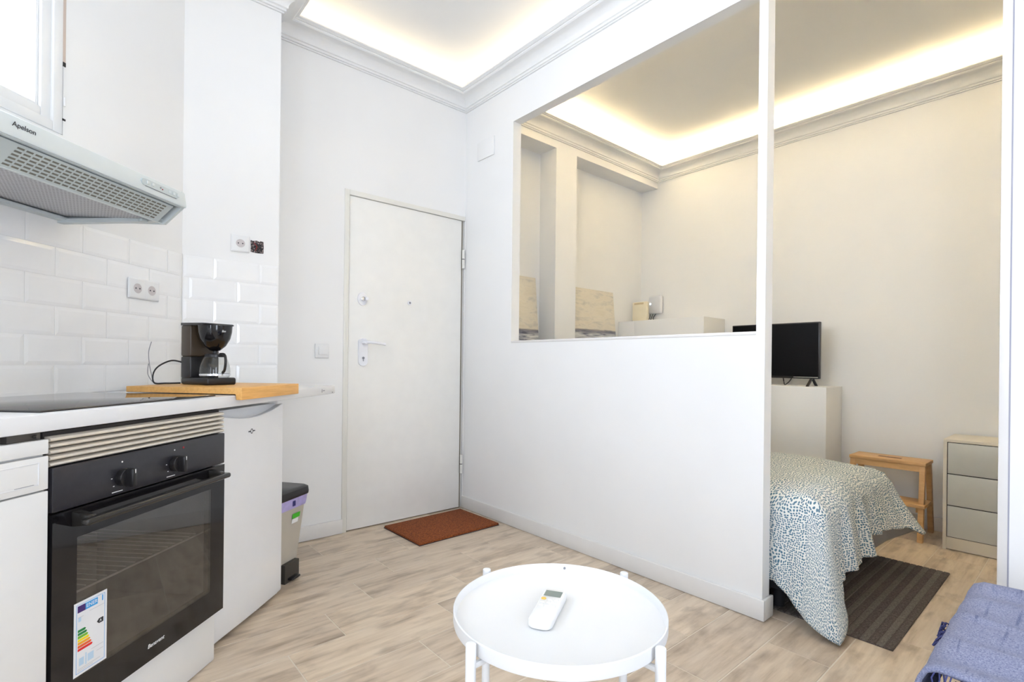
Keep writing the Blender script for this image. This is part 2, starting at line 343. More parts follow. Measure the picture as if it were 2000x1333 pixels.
# entrance door wall with a recess for the door
DX0, DX1, DZ = 1.232, 2.108, 2.052
b = B(); b.box((COLX1 - 0.1, DY, 0), (DX0, DY + 0.14, ZT)); b.box((DX0, DY, DZ), (PX + PT, DY + 0.14, ZT)); b.box((DX0, DY + 0.09, 0), (PX + PT, DY + 0.14, DZ)); b.box((DX1, DY, 0), (PX + PT, DY + 0.14, DZ))
w = b.build('wall_back', WALL); struct(w, 'white wall around the entrance door', 'wall')
# column beside the kitchen, front face parallel to the door wall
wc = B().box((COLX0 - 0.25, COLY, 0), (COLX1, DY + 0.14, ZT)).build('wall_column', WALL); struct(wc, 'white projecting wall section beside the door, tiled at counter height', 'wall')
# kitchen wall with window opening (local s,n frame)
WS0, WS1, WZ0, WZ1 = -0.75, 1.606, 1.79, 2.80
wk = kthing('wall_left', 'white tiled kitchen wall with window above the hood', 'wall', 0, 0, 0, kind='structure')
S0, S1 = -1.62, 2.175
b = B(); b.box((S0, NWALL, 0), (WS0, NWALL + 0.16, ZT)); b.box((WS1, NWALL, 0), (S1, NWALL + 0.16, ZT)); b.box((WS0, NWALL, 0), (WS1, NWALL + 0.16, WZ0)); b.box((WS0, NWALL, WZ1), (WS1, NWALL + 0.16, ZT))
b.build('plaster', WALL, wk)
# hidden walls closing the room behind the camera, with openings for the two added windows
b = B(); b.box((LEFTX - 0.12, REAR, 0), (LEFTX, -1.15, ZT)); b.box((LEFTX - 0.12, -0.45, 0), (LEFTX, 0.42, ZT)); b.box((LEFTX - 0.12, -1.15, 2.35), (LEFTX, -0.45, ZT)); b.box((LEFTX - 0.12, -1.15, 0), (LEFTX, -0.45, 0.25))
w = b.build('wall_side', WALL); struct(w, 'white side wall behind the camera', 'wall')
b = B(); b.box((LEFTX - 0.12, REAR - 0.12, 0), (-0.1, REAR, ZT)); b.box((0.7, REAR - 0.12, 0), (PX + PT, REAR, ZT)); b.box((-0.1, REAR - 0.12, 2.35), (0.7, REAR, ZT)); b.box((-0.1, REAR - 0.12, 0), (0.7, REAR, 0.25))
w = b.build('wall_rear', WALL); struct(w, 'white wall behind the camera around the added window', 'wall')
# bedroom
b = B().box((BX, BSIDE - 0.12, 0), (BX + 0.12, NB + 0.1, BCEILZ)); w = b.build('wall_bedroom', WALL); struct(w, 'white bedroom wall behind the television and drawers', 'wall')
b = B().box((PX + PT, BSIDE - 0.12, 0), (BX, BSIDE, BCEILZ)); w = b.build('wall_bedroom_side', WALL); struct(w, 'white bedroom end wall beside the doorway', 'wall')
NX0, NX1, NZ0, NZ1 = 2.774, 3.004, 0.98, 2.655
b = B(); b.box((PX + PT, NB, 0), (BX, NB + 0.1, BCEILZ)); b.box((PX + PT, NY, NZ1), (BX, NB, BCEILZ)); b.box((NX0, NY, 0), (NX1, NB, NZ1)); b.box((PX + PT, NY, 0), (NX0, NB, NZ0)); b.box((NX1, NY, 0), (BX, NB, NZ0))
w = b.build('wall_niche', WALL); struct(w, 'cream-lit bedroom wall with two tall alcoves divided by a pier', 'wall')

# metro tiles
def tile_mesh(w_, h_):
    d, bv = 0.0050, 0.012
    b = B(); x0, x1, z0, z1 = 0, w_, 0, h_; i = min(bv, w_ * 0.4)
    A = [(x0, 0, z0), (x1, 0, z0), (x1, 0, z1), (x0, 0, z1)]; C_ = [(x0, -0.0035, z0), (x1, -0.0035, z0), (x1, -0.0035, z1), (x0, -0.0035, z1)]
    D_ = [(x0 + i, -d, z0 + bv), (x1 - i, -d, z0 + bv), (x1 - i, -d, z1 - bv), (x0 + i, -d, z1 - bv)]
    va, vc, vd = [[b.bm.verts.new(p) for p in q] for q in (A, C_, D_)]
    for p, q in ((va, vc), (vc, vd)):
        for k in range(4): b.bm.faces.new((p[k], p[(k + 1) % 4], q[(k + 1) % 4], q[k]))
    b.bm.faces.new(vd)
    return b.mesh('tile', TILE, smooth=False)
TG = 0.002; TZ0 = 0.90
_tm = {}
def tile_row(parent, a0, a1, joint, plane, z, rotmode):
    k = math.floor((a0 - joint) / 0.199) 
    while True:
        x = joint + k * 0.199; k += 1
        lo, hi = max(x, a0), min(x + 0.199, a1)
        if lo >= a1 - 1e-6: break
        if hi - lo < 0.012: continue
        key = (round(hi - lo, 4)); 
        if key not in _tm: _tm[key] = tile_mesh(hi - lo - TG, 0.0985)
        o = bpy.data.objects.new('tile', _tm[key]); COL.objects.link(o); o.parent = parent; o.location = (lo, plane, z)
B().box((-0.2, NWALL - 0.0034, TZ0), (2.165, NWALL + 0.004, TZ0 + 0.603)).build('grout', TGROUT, wk)
B().box((COLX0, COLY - 0.0034, TZ0), (COLX1, COLY + 0.004, TZ0 + 0.603)).build('grout', TGROUT, wc)
for r in range(6):
    z = TZ0 + 0.0015 + r * 0.1
    odd = (5 - r) % 2 == 0
    tile_row(wk, 0.35, 2.160, 1.482 if odd else 1.581, NWALL - 0.001, z, 0)
    tile_row(wc, COLX0 + 0.004, COLX1, 0.510 if odd else 0.412, COLY - 0.001, z, 0)

# baseboards
def bb(name, lo, hi, label):
    o = B().box(lo, hi, 0.004).build(name, BASEB); struct(o, label, 'baseboard'); return o
BH = 0.085
bb('baseboard_partition', (PX - 0.013, PEND - 0.013, 0.001), (PX, DY, BH), 'white baseboard along the living side of the partition')
bb('baseboard_partition_end', (PX, PEND - 0.013, 0.001), (PX + PT + 0.013, PEND, BH), 'white baseboard wrapping the free end of the partition')
bb('baseboard_back', (COLX1, DY - 0.013, 0.001), (DX0 + 0.004, DY, BH), 'white baseboard between the pedal bin and the entrance door')
bb('baseboard_bedroom', (BX - 0.013, BSIDE, 0.001), (BX, 2.0, BH), 'white baseboard at the foot of the bedroom wall behind the stool')

# cornices with cove and hidden strip lights
PROF = [(0, 0), (0.010, 0), (0.010, 0.007), (0.018, 0.009), (0.018, 0.020), (0.026, 0.023)]
for i in range(9):
    a = i / 8 * pi / 2; PROF.append((0.026 + 0.066 * (1 - cos(a)), 0.026 + 0.046 * sin(a)))
PROF += [(0.096, 0.074), (0.100, 0.078), (0.100, 0.084), (0.108, 0.086), (0.114, 0.090), (0.120, 0.092), (0.120, 0.100), (0.110, 0.100), (0.108, 0.084), (0, 0.066)]
def offset_path(path, d):
    n = len(path); out = []
    for i in range(n):
        p0, p1, p2 = Vector(path[i - 1]), Vector(path[i]), Vector(path[(i + 1) % n])
        e1 = (p1 - p0).normalized(); e2 = (p2 - p1).normalized(); n1 = Vector((e1.y, -e1.x)); n2 = Vector((e2.y, -e2.x))   # right side = inside for clockwise path
        m = n1 + n2; m = m / max(1e-6, m.dot(n1)) if m.length > 1e-6 else n1
        out.append(p1 + m * d)
    return out
def cornice(name, path, z, label, closed=True):
    b = B(); rings = [[(p.x, p.y, z + q) for p in offset_path(path, d)] for d, q in PROF]
    b.grid(rings, close=True)
    return struct(b.build(name, MOULD, angle=22), label, 'cornice')
kleft = KW((LEFTX + 0.6908 * NWALL) / 0.7226, NWALL)
LIV = [(LEFTX, REAR), (LEFTX, kleft.y), (COLX0, COLY), (COLX1, COLY), (COLX1, DY), (PX, DY), (PX, REAR)]
BED = [(PX + PT, BSIDE), (PX + PT, NY), (BX, NY), (BX, BSIDE)]
cornice('trim_1', LIV, 2.783, 'white moulded cornice running round the living room below the ceiling')
cornice('trim_2', BED, 2.712, 'white moulded cornice running round the bedroom below the ceiling')
def strip(path, z, mat, label, segs):
    root = thing('led_strip', label, 'strip light', (path[0][0], path[0][1], z))
    a = offset_path(path, 0.045); c_ = offset_path(path, 0.065)
    for i in segs:
        j = (i + 1) % len(path); b = B()
        pr = [(a[i].x, a[i].y), (a[j].x, a[j].y), (c_[j].x, c_[j].y), (c_[i].x, c_[i].y)]
        pr = [(x - path[0][0], y - path[0][1]) for x, y in pr]
        b.prism(pr, 0, 0.006, 'z'); b.build('strip_segment', mat, root, smooth=False)
strip(LIV, 2.783 + 0.081, LEDL, 'warm white strip light hidden in the living room cornice', range(7))
strip(BED, 2.712 + 0.081, LEDB, 'warm strip light hidden in the bedroom cornice', range(4))

# ------------------------------------------------------------------ kitchen window
wn = kthing('window_1', 'white framed window above the extractor hood', 'window', WS0, NWALL, WZ0, kind='structure')
def frame(b, x0, x1, z0, z1, wd, y0, y1, bev=0.004):
    b.box((x0, y0, z0), (x0 + wd, y1, z1), bev); b.box((x1 - wd, y0, z0), (x1, y1, z1), bev); b.box((x0 + wd, y0, z0), (x1 - wd, y1, z0 + wd), bev); b.box((x0 + wd, y0, z1 - wd), (x1 - wd, y1, z1), bev); return b
WWd, WHt = WS1 - WS0, WZ1 - WZ0
frame(B(), 0, WWd - 0.006, 0, WHt, 0.034, -0.006, 0.06).build('window_frame', WHITEPL, wn)
frame(B(), 0.030, WWd - 0.036, 0.030, WHt - 0.03, 0.036, 0.004, 0.05).build('sash', WHITEPL, wn)
frame(B(), 0.066, WWd - 0.072, 0.066, WHt - 0.066, 0.010, 0.014, 0.04, 0.002).build('glazing_bead', WHITEPL, wn)
B().box((0.07, 0.026, 0.07), (WWd - 0.075, 0.030, WHt - 0.07)).build('pane', GLASS, wn)
B().box((WWd - 0.110, 0.075, 0.02), (WWd - 0.085, 0.10, WHt - 0.02), 0.003).build('shutter_guide', WHITEPL, wn)
B().box((WWd - 0.006, -0.002, 0.252), (WWd + 0.006, 0.002, WHt)).build('strap_slot', plain('slot_pink', srgb(206, 190, 178), 0.7), wn)
B().box((WWd - 0.006, -0.003, 0.238), (WWd + 0.006, 0.002, 0.252)).build('slot_end', GAP, wn)
B().box((WWd - 0.005, -0.003, 0.052), (WWd + 0.007, 0.002, 0.058)).build('slot_end', GAP, wn)
B().cyl((WWd - 0.001, -0.006, 0.10), (WWd - 0.001, -0.006, 0.13), 0.004).build('hinge', WHITEPL, wn)
# unseen window placed behind the camera to light the kitchen fronts
wn = thing('added_window_rear', 'white window added behind the camera for daylight on the kitchen', 'window', (-0.1, REAR - 0.06, 0.25), 0, kind='structure')
frame(B(), 0, 0.8, 0, 2.1, 0.06, -0.04, 0.03).build('window_frame', WHITEPL, wn)
B().box((0.05, -0.005, 0.05), (0.75, 0.0, 2.05)).build('pane', GLASS, wn)

wn = thing('added_window_side', 'white window added in the side wall behind the camera for daylight', 'window', (LEFTX - 0.06, -1.15, 0.25), pi / 2, kind='structure')  # unseen window added to brighten the partition and lower bedroom
frame(B(), 0, 0.7, 0, 2.1, 0.06, -0.04, 0.03).build('window_frame', WHITEPL, wn)
B().box((0.05, -0.005, 0.05), (0.65, 0.0, 2.05)).build('pane', GLASS, wn)

# ------------------------------------------------------------------ entrance door
dr = thing('door_1', 'off-white flush entrance door with lever handle and peephole', 'door', (DX0, DY, 0), kind='structure')
DW = DX1 - DX0
b = B(); b.box((0, -0.006, 0), (0.030, 0.08, DZ), 0.002); b.box((0.030, -0.006, DZ - 0.030), (DW, 0.08, DZ), 0.002); b.box((DW - 0.014, 0.020, 0), (DW, 0.08, DZ - 0.03), 0.001)
b.build('door_frame', FRAMEM, dr)
B().box((0.034, 0.004, 0.006), (DW - 0.024, 0.044, DZ - 0.0325), 0.002).build('door_leaf', DOORM, dr)
B().box((DW - 0.026, 0.010, 0.003), (DW - 0.013, 0.05, DZ - 0.031)).build('shadow_gap', plain('door_gap', srgb(110, 102, 84), 0.8), dr)
hx = 1.357 - DX0
# lever plate
pl = B(); prof = []
for i in range(13): a = pi * i / 12; prof.append((hx + 0.030 * cos(a), 1.140 + 0.026 * sin(a)))
for i in range(13): a = pi + pi * i / 12; prof.append((hx + 0.030 * cos(a), 1.022 + 0.026 * sin(a)))
pl.prism([(p, q) for p, q in prof], -0.006, 0.004, 'y'); hp = pl.build('handle_plate', SATIN, dr)
b = B(); b.cyl((hx, -0.006, 1.138), (hx, -0.05, 1.138), 0.009, bev=0.002); b.tube(smoothpts([(hx, -0.046, 1.138), (hx + 0.03, -0.05, 1.140), (hx + 0.08, -0.05, 1.136), (hx + 0.125, -0.046, 1.130)]), 0.0085, 10); b.build('lever', SATIN, hp)
b = B(); b.cyl((hx, -0.007, 1.045), (hx, -0.0085, 1.045), 0.0075); b.box((hx - 0.002, -0.009, 1.025), (hx + 0.002, -0.006, 1.043)); b.build('keyhole', INKG, hp)
lk = B()
prof = [(hx - 0.008 + 0.030 * cos(2 * pi * i / 28), 1.405 + 0.040 * sin(2 * pi * i / 28)) for i in range(28)]
lk.prism(prof, -0.007, 0.004, 'y', bev=0.0015); lk = lk.build('lock_escutcheon', SATIN, dr)
b = B(); b.cyl((hx - 0.006, -0.007, 1.405), (hx - 0.006, -0.014, 1.405), 0.014, bev=0.002); b.build('lock_cylinder', CHROME, lk)
b = B(); b.box((hx + 0.004, -0.030, 1.395), (hx + 0.022, -0.012, 1.417), 0.006); b.build('thumb_turn', SATIN, lk)
b = B(); b.cyl((1.675 - DX0, 0.004, 1.408), (1.675 - DX0, -0.004, 1.408), 0.014, 20, bev=0.002); pk = b.build('peephole', SATIN, dr); B().cyl((1.675 - DX0, -0.004, 1.408), (1.675 - DX0, -0.0048, 1.408), 0.007, 16).build('lens', INKG, pk)
for z in (1.685, 0.245):
    h = B().cyl((DW - 0.016, -0.008, z), (DW - 0.016, -0.008, z + 0.062), 0.0095, 12).cyl((DW - 0.016, -0.008, z + 0.067), (DW - 0.016, -0.008, z + 0.13), 0.0095, 12).build('hinge', FRAMEM, dr)
    B().cyl((DW - 0.016, -0.008, z + 0.061), (DW - 0.016, -0.008, z + 0.068), 0.009, 12).build('hinge_pin', INK, h)

# ------------------------------------------------------------------ worktop, hob
wt = kthing('worktop', 'white laminate kitchen worktop running from the hob to the door wall', 'worktop', 0, 0, 0.86)
b = B(); FN = 1.136
def at_col(y): return
prof = [(0.15, FN), (2.505, FN), (2.505, 1.37), (2.37, 1.515), (2.165, 1.71), (0.15, 1.71)]
sc = lambda x, y: (x * 0.7226 - y * 0.6911, x * 0.6911 + y * 0.7226)
# right-hand end follows the projecting wall: corner of the wall section in s,n
cA = Vector((COLX0, COLY, 0)); cB = Vector((COLX1, COLY, 0))
sA, nA = cA.dot(DK), cA.dot(NK); sB, nB = cB.dot(DK), cB.dot(NK)
prof = [(0.15, FN), (2.505, FN), (2.505, nB - 0.002 + (sB - 2.505) * 0.9), (sB, nB - 0.003), (sA - 0.002, nA - 0.004), (0.15, NWALL - 0.003)]
b.prism(prof, 0, 0.04, 'z', bev=0.004)
b.build('slab', WORKTOP, wt)
b = B(); b.box((2.36, FN - 0.0006, 0.012), (2.364, FN + 0.001, 0.028)); b.box((2.372, FN - 0.0006, 0.018), (2.39, FN + 0.001, 0.022)); b.box((2.47, FN - 0.0006, 0.004), (2.478, FN + 0.001, 0.010)); b.build('scuffs', INKG, wt, 'small grey scuffs on the front edge')['kind'] = 'stuff'
hb = kthing('hob', 'black ceramic glass hob set into the white worktop', 'hob', 1.052, 1.168, 0.9002)
B().box((0, 0, 0), (0.59, 0.51, 0.005), 0.002).build('glass_plate', plain('hob_glass', (0.02, 0.018, 0.018), 0.05, var=0.05, spec=1.0), hb)
B().box((0.2, 0.012, 0.0049), (0.39, 0.022, 0.0053)).build('touch_control', plain('hob_print', (0.05, 0.05, 0.055), 0.2), hb)
B().box((-0.001, -0.001, 0.0), (0.591, 0.511, 0.0022), 0.001).build('rim', BLACK, hb)

# ------------------------------------------------------------------ oven unit
ou = kthing('oven_housing', 'white cabinet housing the oven with slatted steel vent on top', 'cabinet', 1.047, FN, 0)
OW = 0.597
b = B(); b.box((0, 0.03, 0.0), (0.016, 0.55, 0.855)); b.box((OW - 0.016, 0.03, 0.0), (OW, 0.55, 0.855)); b.box((0.016, 0.03, 0.165), (OW - 0.016, 0.55, 0.178)); b.box((0.016, 0.54, 0.0), (OW - 0.016, 0.55, 0.855)); b.build('carcass', WHITE, ou)
B().box((0.0, 0.028, 0.002), (OW, 0.044, 0.172), 0.001).build('plinth', WHITE, ou)
B().box((0.0, 0.02, 0.776), (OW, 0.03, 0.856)).build('vent_backing', GAP, ou)
for i in range(5):
    z = 0.7790 + i * 0.0142
    b = B(); b.prism([(0.016, z + 0.001), (0.004, z), (0.0, z + 0.003), (0.001, z + 0.0075), (0.006, z + 0.0102), (0.016, z + 0.0115)], 0.0, OW, 'x'); b.build('slat', STEEL, ou)
ov = kthing('oven', 'built-in black glass oven with two knobs and a bar handle', 'oven', 1.049, FN, 0.180)
OV = 0.593
B().box((0, -0.004, 0.494), (OV, 0.02, 0.596), 0.003).build('control_panel', OVENP, ov)
# cavity
b = B(); b.box((0.02, 0.03, 0.005), (OV - 0.02, 0.05, 0.058)); 
cav = plain('oven_enamel', (0.30, 0.285, 0.265), 0.5, var=0.2)
b = B()
x0, x1, y0, y1, z0, z1 = 0.045, OV - 0.045, 0.028, 0.42, 0.06, 0.46
P8 = [(x0, y0, z0), (x1, y0, z0), (x1, y1, z0), (x0, y1, z0), (x0, y0, z1), (x1, y0, z1), (x1, y1, z1), (x0, y1, z1)]
for q in ((0, 1, 2, 3), (4, 5, 6, 7), (0, 3, 7, 4), (1, 2, 6, 5), (2, 3, 7, 6)): b.poly([P8[i] for i in q])
b.build('cavity', cav, ov, smooth=False)
rk = B()
for y in (0.036, 0.40): rk.tube([(0.05, y, 0.272), (OV - 0.05, y, 0.272)], 0.0028, 6)
for i in range(16): x = 0.07 + i * 0.03; rk.tube([(x, 0.043, 0.275), (x, 0.40, 0.275)], 0.0018, 5)
rk.build('wire_rack', plain('rack_wire', (0.80, 0.78, 0.74), 0.3, 0.2), ov)
# door: glass frame with clear window
GX0, GX1, GZ0, GZ1 = 0.060, 0.527, 0.083, 0.421
b = B(); b.box((0, -0.004, 0.0), (GX0, 0.02, 0.490)); b.box((GX1, -0.004, 0.0), (OV, 0.02, 0.490)); b.box((GX0, -0.004, 0.0), (GX1, 0.02, GZ0)); b.box((GX0, -0.004, GZ1), (GX1, 0.02, 0.490))
d = b.build('oven_door', BLACKG, ov, smooth=False)
B().box((GX0, -0.0038, GZ0), (GX1, 0.000, GZ1)).build('door_window', OVENG, d)
hb_ = B(); 
for x in (0.045, 0.512): hb_.prism([(-0.004, 0.450), (-0.045, 0.455), (-0.052, 0.466), (-0.045, 0.478), (-0.004, 0.486)], x, x + 0.022, 'x', bev=0.002)
hb_.box((0.030, -0.062, 0.458), (0.545, -0.038, 0.474), 0.006, 3); hb_.build('handle', plain('handle_black', (0.02, 0.018, 0.016), 0.22), d)
text('brand_print', 'Benavent', 0.016, WINK, d, (0.272, -0.0045, 0.042), shear=0.25)
for i, x in enumerate((0.183, 0.365)):
    kn = B(); kn.cyl((x, -0.004, 0.536), (x, -0.022, 0.536), 0.023, 24, bev=0.002); kn.box((x - 0.007, -0.042, 0.512), (x + 0.007, -0.018, 0.560), 0.004); kn = kn.build('knob', BLACK, ov)
    m = B(); m.box((x - 0.001, -0.0425, 0.548), (x + 0.001, -0.041, 0.558)); m.build('pointer', WINK, kn)
    m = B(); m.cyl((x, -0.0036, 0.576), (x, -0.0046, 0.576), 0.0022, 10)
    for a in (-2.2, -1.5, 1.5, 2.2): m.box((x + 0.031 * sin(a) - 0.002, -0.0046, 0.536 + 0.031 * cos(a) - 0.001), (x + 0.031 * sin(a) + 0.002, -0.0036, 0.536 + 0.031 * cos(a) + 0.001))
    m.box((x - 0.03, -0.0046, 0.501), (x + 0.002, -0.0036, 0.503)); m.build('dial_print', WINK, ov)['kind'] = 'stuff'
B().cyl((0.400, -0.0036, 0.578), (0.400, -0.006, 0.578), 0.003, 12).build('pilot_light', REDL, ov)
# energy label on the glass
el = thing('energy_label', 'white energy rating sticker with coloured arrows on the oven glass', 'sticker', KW(1.049 + 0.053, FN - 0.0046, 0.180 + 0.089), KROT)
LW, LH = 0.088, 0.175
B().box((0, -0.0006, 0), (LW, 0, LH)).build('card', CARD, el, smooth=False)
pm = [PRINTS[k] for k in ('blue', 'purple', 'green', 'lime', 'yellow', 'amber', 'orange', 'red', 'pale', 'grey')] + [INK]
b = B(); yy = -0.0009
def q(x0, z0, x1, z1, mi): b.box((x0, yy, z0), (x1, -0.0005, z1), mi=mi)
q(0.006, 0.006, 0.0068, LH - 0.006, 0); q(LW - 0.0068, 0.006, LW - 0.006, LH - 0.006, 0); q(0.006, 0.006, LW - 0.006, 0.0068, 0); q(0.006, LH - 0.0068, LW - 0.006, LH - 0.006, 0)
q(0.009, 0.150, 0.029, 0.166, 1); q(0.029, 0.150, 0.062, 0.166, 0); q(0.074, 0.152, 0.077, 0.166, 0)
for i, mi in enumerate((2, 2, 3, 4, 5, 6, 7)):
    z = 0.103 - i * 0.0075; ln = 0.018 + i * 0.003
    b.prism([(0.010, z), (0.010 + ln, z), (0.013 + ln, z + 0.003), (0.010 + ln, z + 0.006), (0.010, z + 0.006)], yy, -0.0005, 'y', mi=mi)
b.prism([(0.078, 0.099), (0.066, 0.099), (0.060, 0.105), (0.066, 0.111), (0.078, 0.111)], yy, -0.0005, 'y', mi=10)
q(0.014, 0.022, 0.026, 0.040, 8); q(0.030, 0.018, 0.033, 0.046, 8); q(0.036, 0.022, 0.052, 0.040, 8); q(0.011, 0.128, 0.018, 0.138, 8)
for z, x0, x1 in ((0.142, 0.04, 0.08), (0.138, 0.010, 0.024), (0.046, 0.046, 0.078), (0.034, 0.060, 0.078), (0.014, 0.010, 0.070), (0.010, 0.010, 0.050)): q(x0, z, x1, z + 0.001, 9)
b.build('print', pm, el, smooth=False)
text('energy_print', 'ENERG', 0.0125, WINK, el, (0.031, -0.0011, 0.158), ext=0.0001); text('grade_print', 'A', 0.009, WINK, el, (0.067, -0.0011, 0.105), ext=0.0001)

# ------------------------------------------------------------------ left appliance
dw = kthing('dishwasher', 'white appliance front left of the oven, cut by the frame edge', 'dishwasher', 0.447, FN, 0.0)
DWW = 0.597
b = B(); b.box((0.004, 0.012, 0.07), (DWW - 0.004, 0.55, 0.842)); b.build('body', WHITE, dw)
B().box((0.003, -0.002, 0.811), (DWW - 0.003, 0.014, 0.843), 0.002).build('top_strip', WHITE, dw)
B().box((0.003, -0.002, 0.732), (DWW - 0.003, 0.014, 0.8065), 0.002).build('control_panel', WHITE, dw)
b = B(); frame(b, 0.06, DWW - 0.024, 0.745, 0.795, 0.0025, -0.0032, 0.0, 0.0008); b.build('panel_groove', FRIDGEW, dw)
B().box((DWW - 0.075, -0.0026, 0.7475), (DWW - 0.035, -0.0018, 0.7485)).build('print', INKG, dw)
B().box((0.003, -0.002, 0.080), (DWW - 0.003, 0.014, 0.7285), 0.002).build('door', WHITE, dw)
B().box((0.01, 0.03, 0.0), (DWW - 0.01, 0.05, 0.078)).build('plinth', WHITE, dw)
b = B(); b.box((0.52, 0.015, 0.843), (0.59, 0.03, 0.859)); b.cyl((0.575, 0.012, 0.851), (0.575, 0.004, 0.851), 0.004, 10); b.build('fixing_bracket', plain('bracket_dark', (0.10, 0.09, 0.08), 0.5, 0.5), dw)

# ------------------------------------------------------------------ fridge
FRN = 1.192
fr = kthing('fridge', 'small white under-counter fridge with curved grip recess, next to the oven', 'fridge', 1.655, FRN, 0.0)
FW = 0.468
B().box((0.0, 0.062, 0.02), (FW, 0.505, 0.838), 0.004).build('body', FRIDGEW, fr)
# door: slightly convex front with scooped grip at the top
rows = []; NXs = 24
def dfront(x): return 0.006 * ((x / FW - 0.5) * 2) ** 2
prof_z = [0.022, 0.026, 0.034] + [0.034 + (0.80 - 0.034) * i / 8 for i in range(1, 9)]
b = B(); pts = []
for z in prof_z: pts.append([(FW * i / NXs, dfront(FW * i / NXs) + (0.010 if z == 0.022 else 0.003 if z == 0.026 else 0.0), z) for i in range(NXs + 1)])
def scoop(x): return 0.836 - 0.036 * max(0.0, sin(pi * min(1, max(0, (x / FW - 0.02) / 0.96)))) ** 0.8
pts[-1] = [(p[0], p[1], scoop(p[0])) for p in pts[-1]]
pts.append([(FW * i / NXs, dfront(FW * i / NXs) + 0.002, scoop(FW * i / NXs) + 0.002) for i in range(NXs + 1)])
pts.append([(FW * i / NXs, dfront(FW * i / NXs) + 0.034, scoop(FW * i / NXs) - 0.004) for i in range(NXs + 1)])
pts.append([(FW * i / NXs, 0.040, 0.838) for i in range(NXs + 1)]); pts.append([(FW * i / NXs, 0.055, 0.838) for i in range(NXs + 1)]); pts.append([(FW * i / NXs, 0.055, 0.022) for i in range(NXs + 1)]); pts.append(pts[0])
b.grid(pts)
b.bm.verts.ensure_lookup_table()
for e in (0, NXs): 
    f = [b.bm.verts[r * (NXs + 1) + e] for r in range(len(pts) - 1)]
    try: b.bm.faces.new(f)
    except ValueError: pass
bmesh.ops.remove_doubles(b.bm, verts=b.bm.verts[:], dist=1e-5)
d = b.build('door', FRIDGEW, fr, angle=28)
lg = B(); zz = 0.748; xx = FW * 0.5; yl = dfront(xx) - 0.0008
ring = [(xx + 0.008 * cos(2 * pi * i / 20), zz + 0.010 * sin(2 * pi * i / 20)) for i in range(20)]; rin = [(xx + 0.0052 * cos(2 * pi * i / 20), zz + 0.0068 * sin(2 * pi * i / 20)) for i in range(20)]
for i in range(20): j = (i + 1) % 20; lg.poly([(ring[i][0], yl, ring[i][1]), (ring[j][0], yl, ring[j][1]), (rin[j][0], yl, rin[j][1]), (rin[i][0], yl, rin[i][1])])
for sgn in (-1, 1):
    for k in range(2): lg.box((xx + sgn * (0.011 + k * 0.007) - 0.003, yl - 0.0002, zz - 0.002), (xx + sgn * (0.011 + k * 0.007) + 0.003, yl + 0.0004, zz + 0.002))
lg.build('logo', INK, d, smooth=False)
B().box((0.0, 0.020, 0.012), (FW, 0.05, 0.022), 0.003).build('bottom_edge', WHITE, fr)
for x in (0.04, FW - 0.04):
    for y in (0.06, 0.45): B().cyl((x, y, 0.001), (x, y, 0.022), 0.015, 12).build('foot', BLACK, fr)

# ------------------------------------------------------------------ extractor hood
HS0, HS1 = 1.017, 1.617
hd = kthing('extractor_hood', 'pale grey-white slim extractor hood under the kitchen window', 'cooker hood', HS0, 1.27, 1.478)
HW, HD = HS1 - HS0, NWALL - 1.27 - 0.001
b = B(); b.prism([(0, 0.056), (0.0, 0.108), (0.008, 0.112), (HD, 0.112), (HD, 0.022), (HD - 0.006, 0.022), (HD - 0.006, 0.100), (0.010, 0.100), (0.010, 0.056)], 0.0, HW, 'x'); b.build('casing', HOODW, hd)
for x0_, x1_ in ((0, 0.010), (HW - 0.010, HW)): B().prism([(0, 0.056), (0.064, 0.002), (HD, 0.022), (HD, 0.110), (0.001, 0.110)], x0_, x1_, 'x').build('end_panel', HOODW, hd)
b = B(); b.prism([(-0.006, 0.058), (-0.008, 0.064), (-0.001, 0.107), (0.002, 0.107), (0.004, 0.058)], -0.001, HW + 0.001, 'x'); b.build('front_strip', HOODW, hd)
text('brand_print', 'Apelson', 0.0165, INK, hd, (0.050, -0.0062, 0.088), rot=(radians(97), 0, 0))
# sloping light cover with slots
e0, e1 = Vector((0.014, 0.054)), Vector((0.070, 0.005)); ev = (e1 - e0); en = Vector((-ev.y, ev.x)).normalized() * -1
b = B(); b.prism([(e0.x, e0.y), (e1.x, e1.y), (e1.x + 0.004, e1.y + 0.004), (e0.x + 0.004, e0.y + 0.006)], 0.012, HW - 0.03, 'x'); lc = b.build('light_cover', HOODG, hd)
b = B(); nc = 22
nrm = Vector((-(e1 - e0).y, (e1 - e0).x)).normalized(); nrm = -nrm if nrm.x > 0 else nrm
for i in range(nc):
    x = 0.085 + i * 0.0212
    for j in range(6):
        t0 = 0.10 + j * 0.145; t1 = t0 + 0.07; p0 = e0 + ev * t0 + nrm * 0.0006; p1 = e0 + ev * t1 + nrm * 0.0006
        b.poly([(x, p0.x, p0.y), (x + 0.0165, p0.x, p0.y), (x + 0.0165, p1.x, p1.y), (x, p1.x, p1.y)])
o = b.build('vent_slots', SLOT, lc, smooth=False); o['kind'] = 'stuff'
b = B(); b.box((0.012, 0.074, 0.010), (HW - 0.03, HD - 0.03, 0.014)); o = b.build('grease_filter', FILTER, hd)
o.rotation_euler = (radians(2.6), 0, 0)
frame_b = B(); frame_b.box((0.010, 0.070, 0.004), (HW - 0.010, 0.078, 0.016)); frame_b.box((0.010, HD - 0.036, 0.014), (HW - 0.01, HD, 0.024)); frame_b.box((HW - 0.032, 0.07, 0.006), (HW - 0.01, HD, 0.020)); frame_b.build('underside_rim', HOODW, hd)
b = B(); b.box((HW - 0.06, 0.10, 0.000), (HW - 0.035, 0.115, 0.010), 0.003); b.build('filter_catch', HOODG, hd)
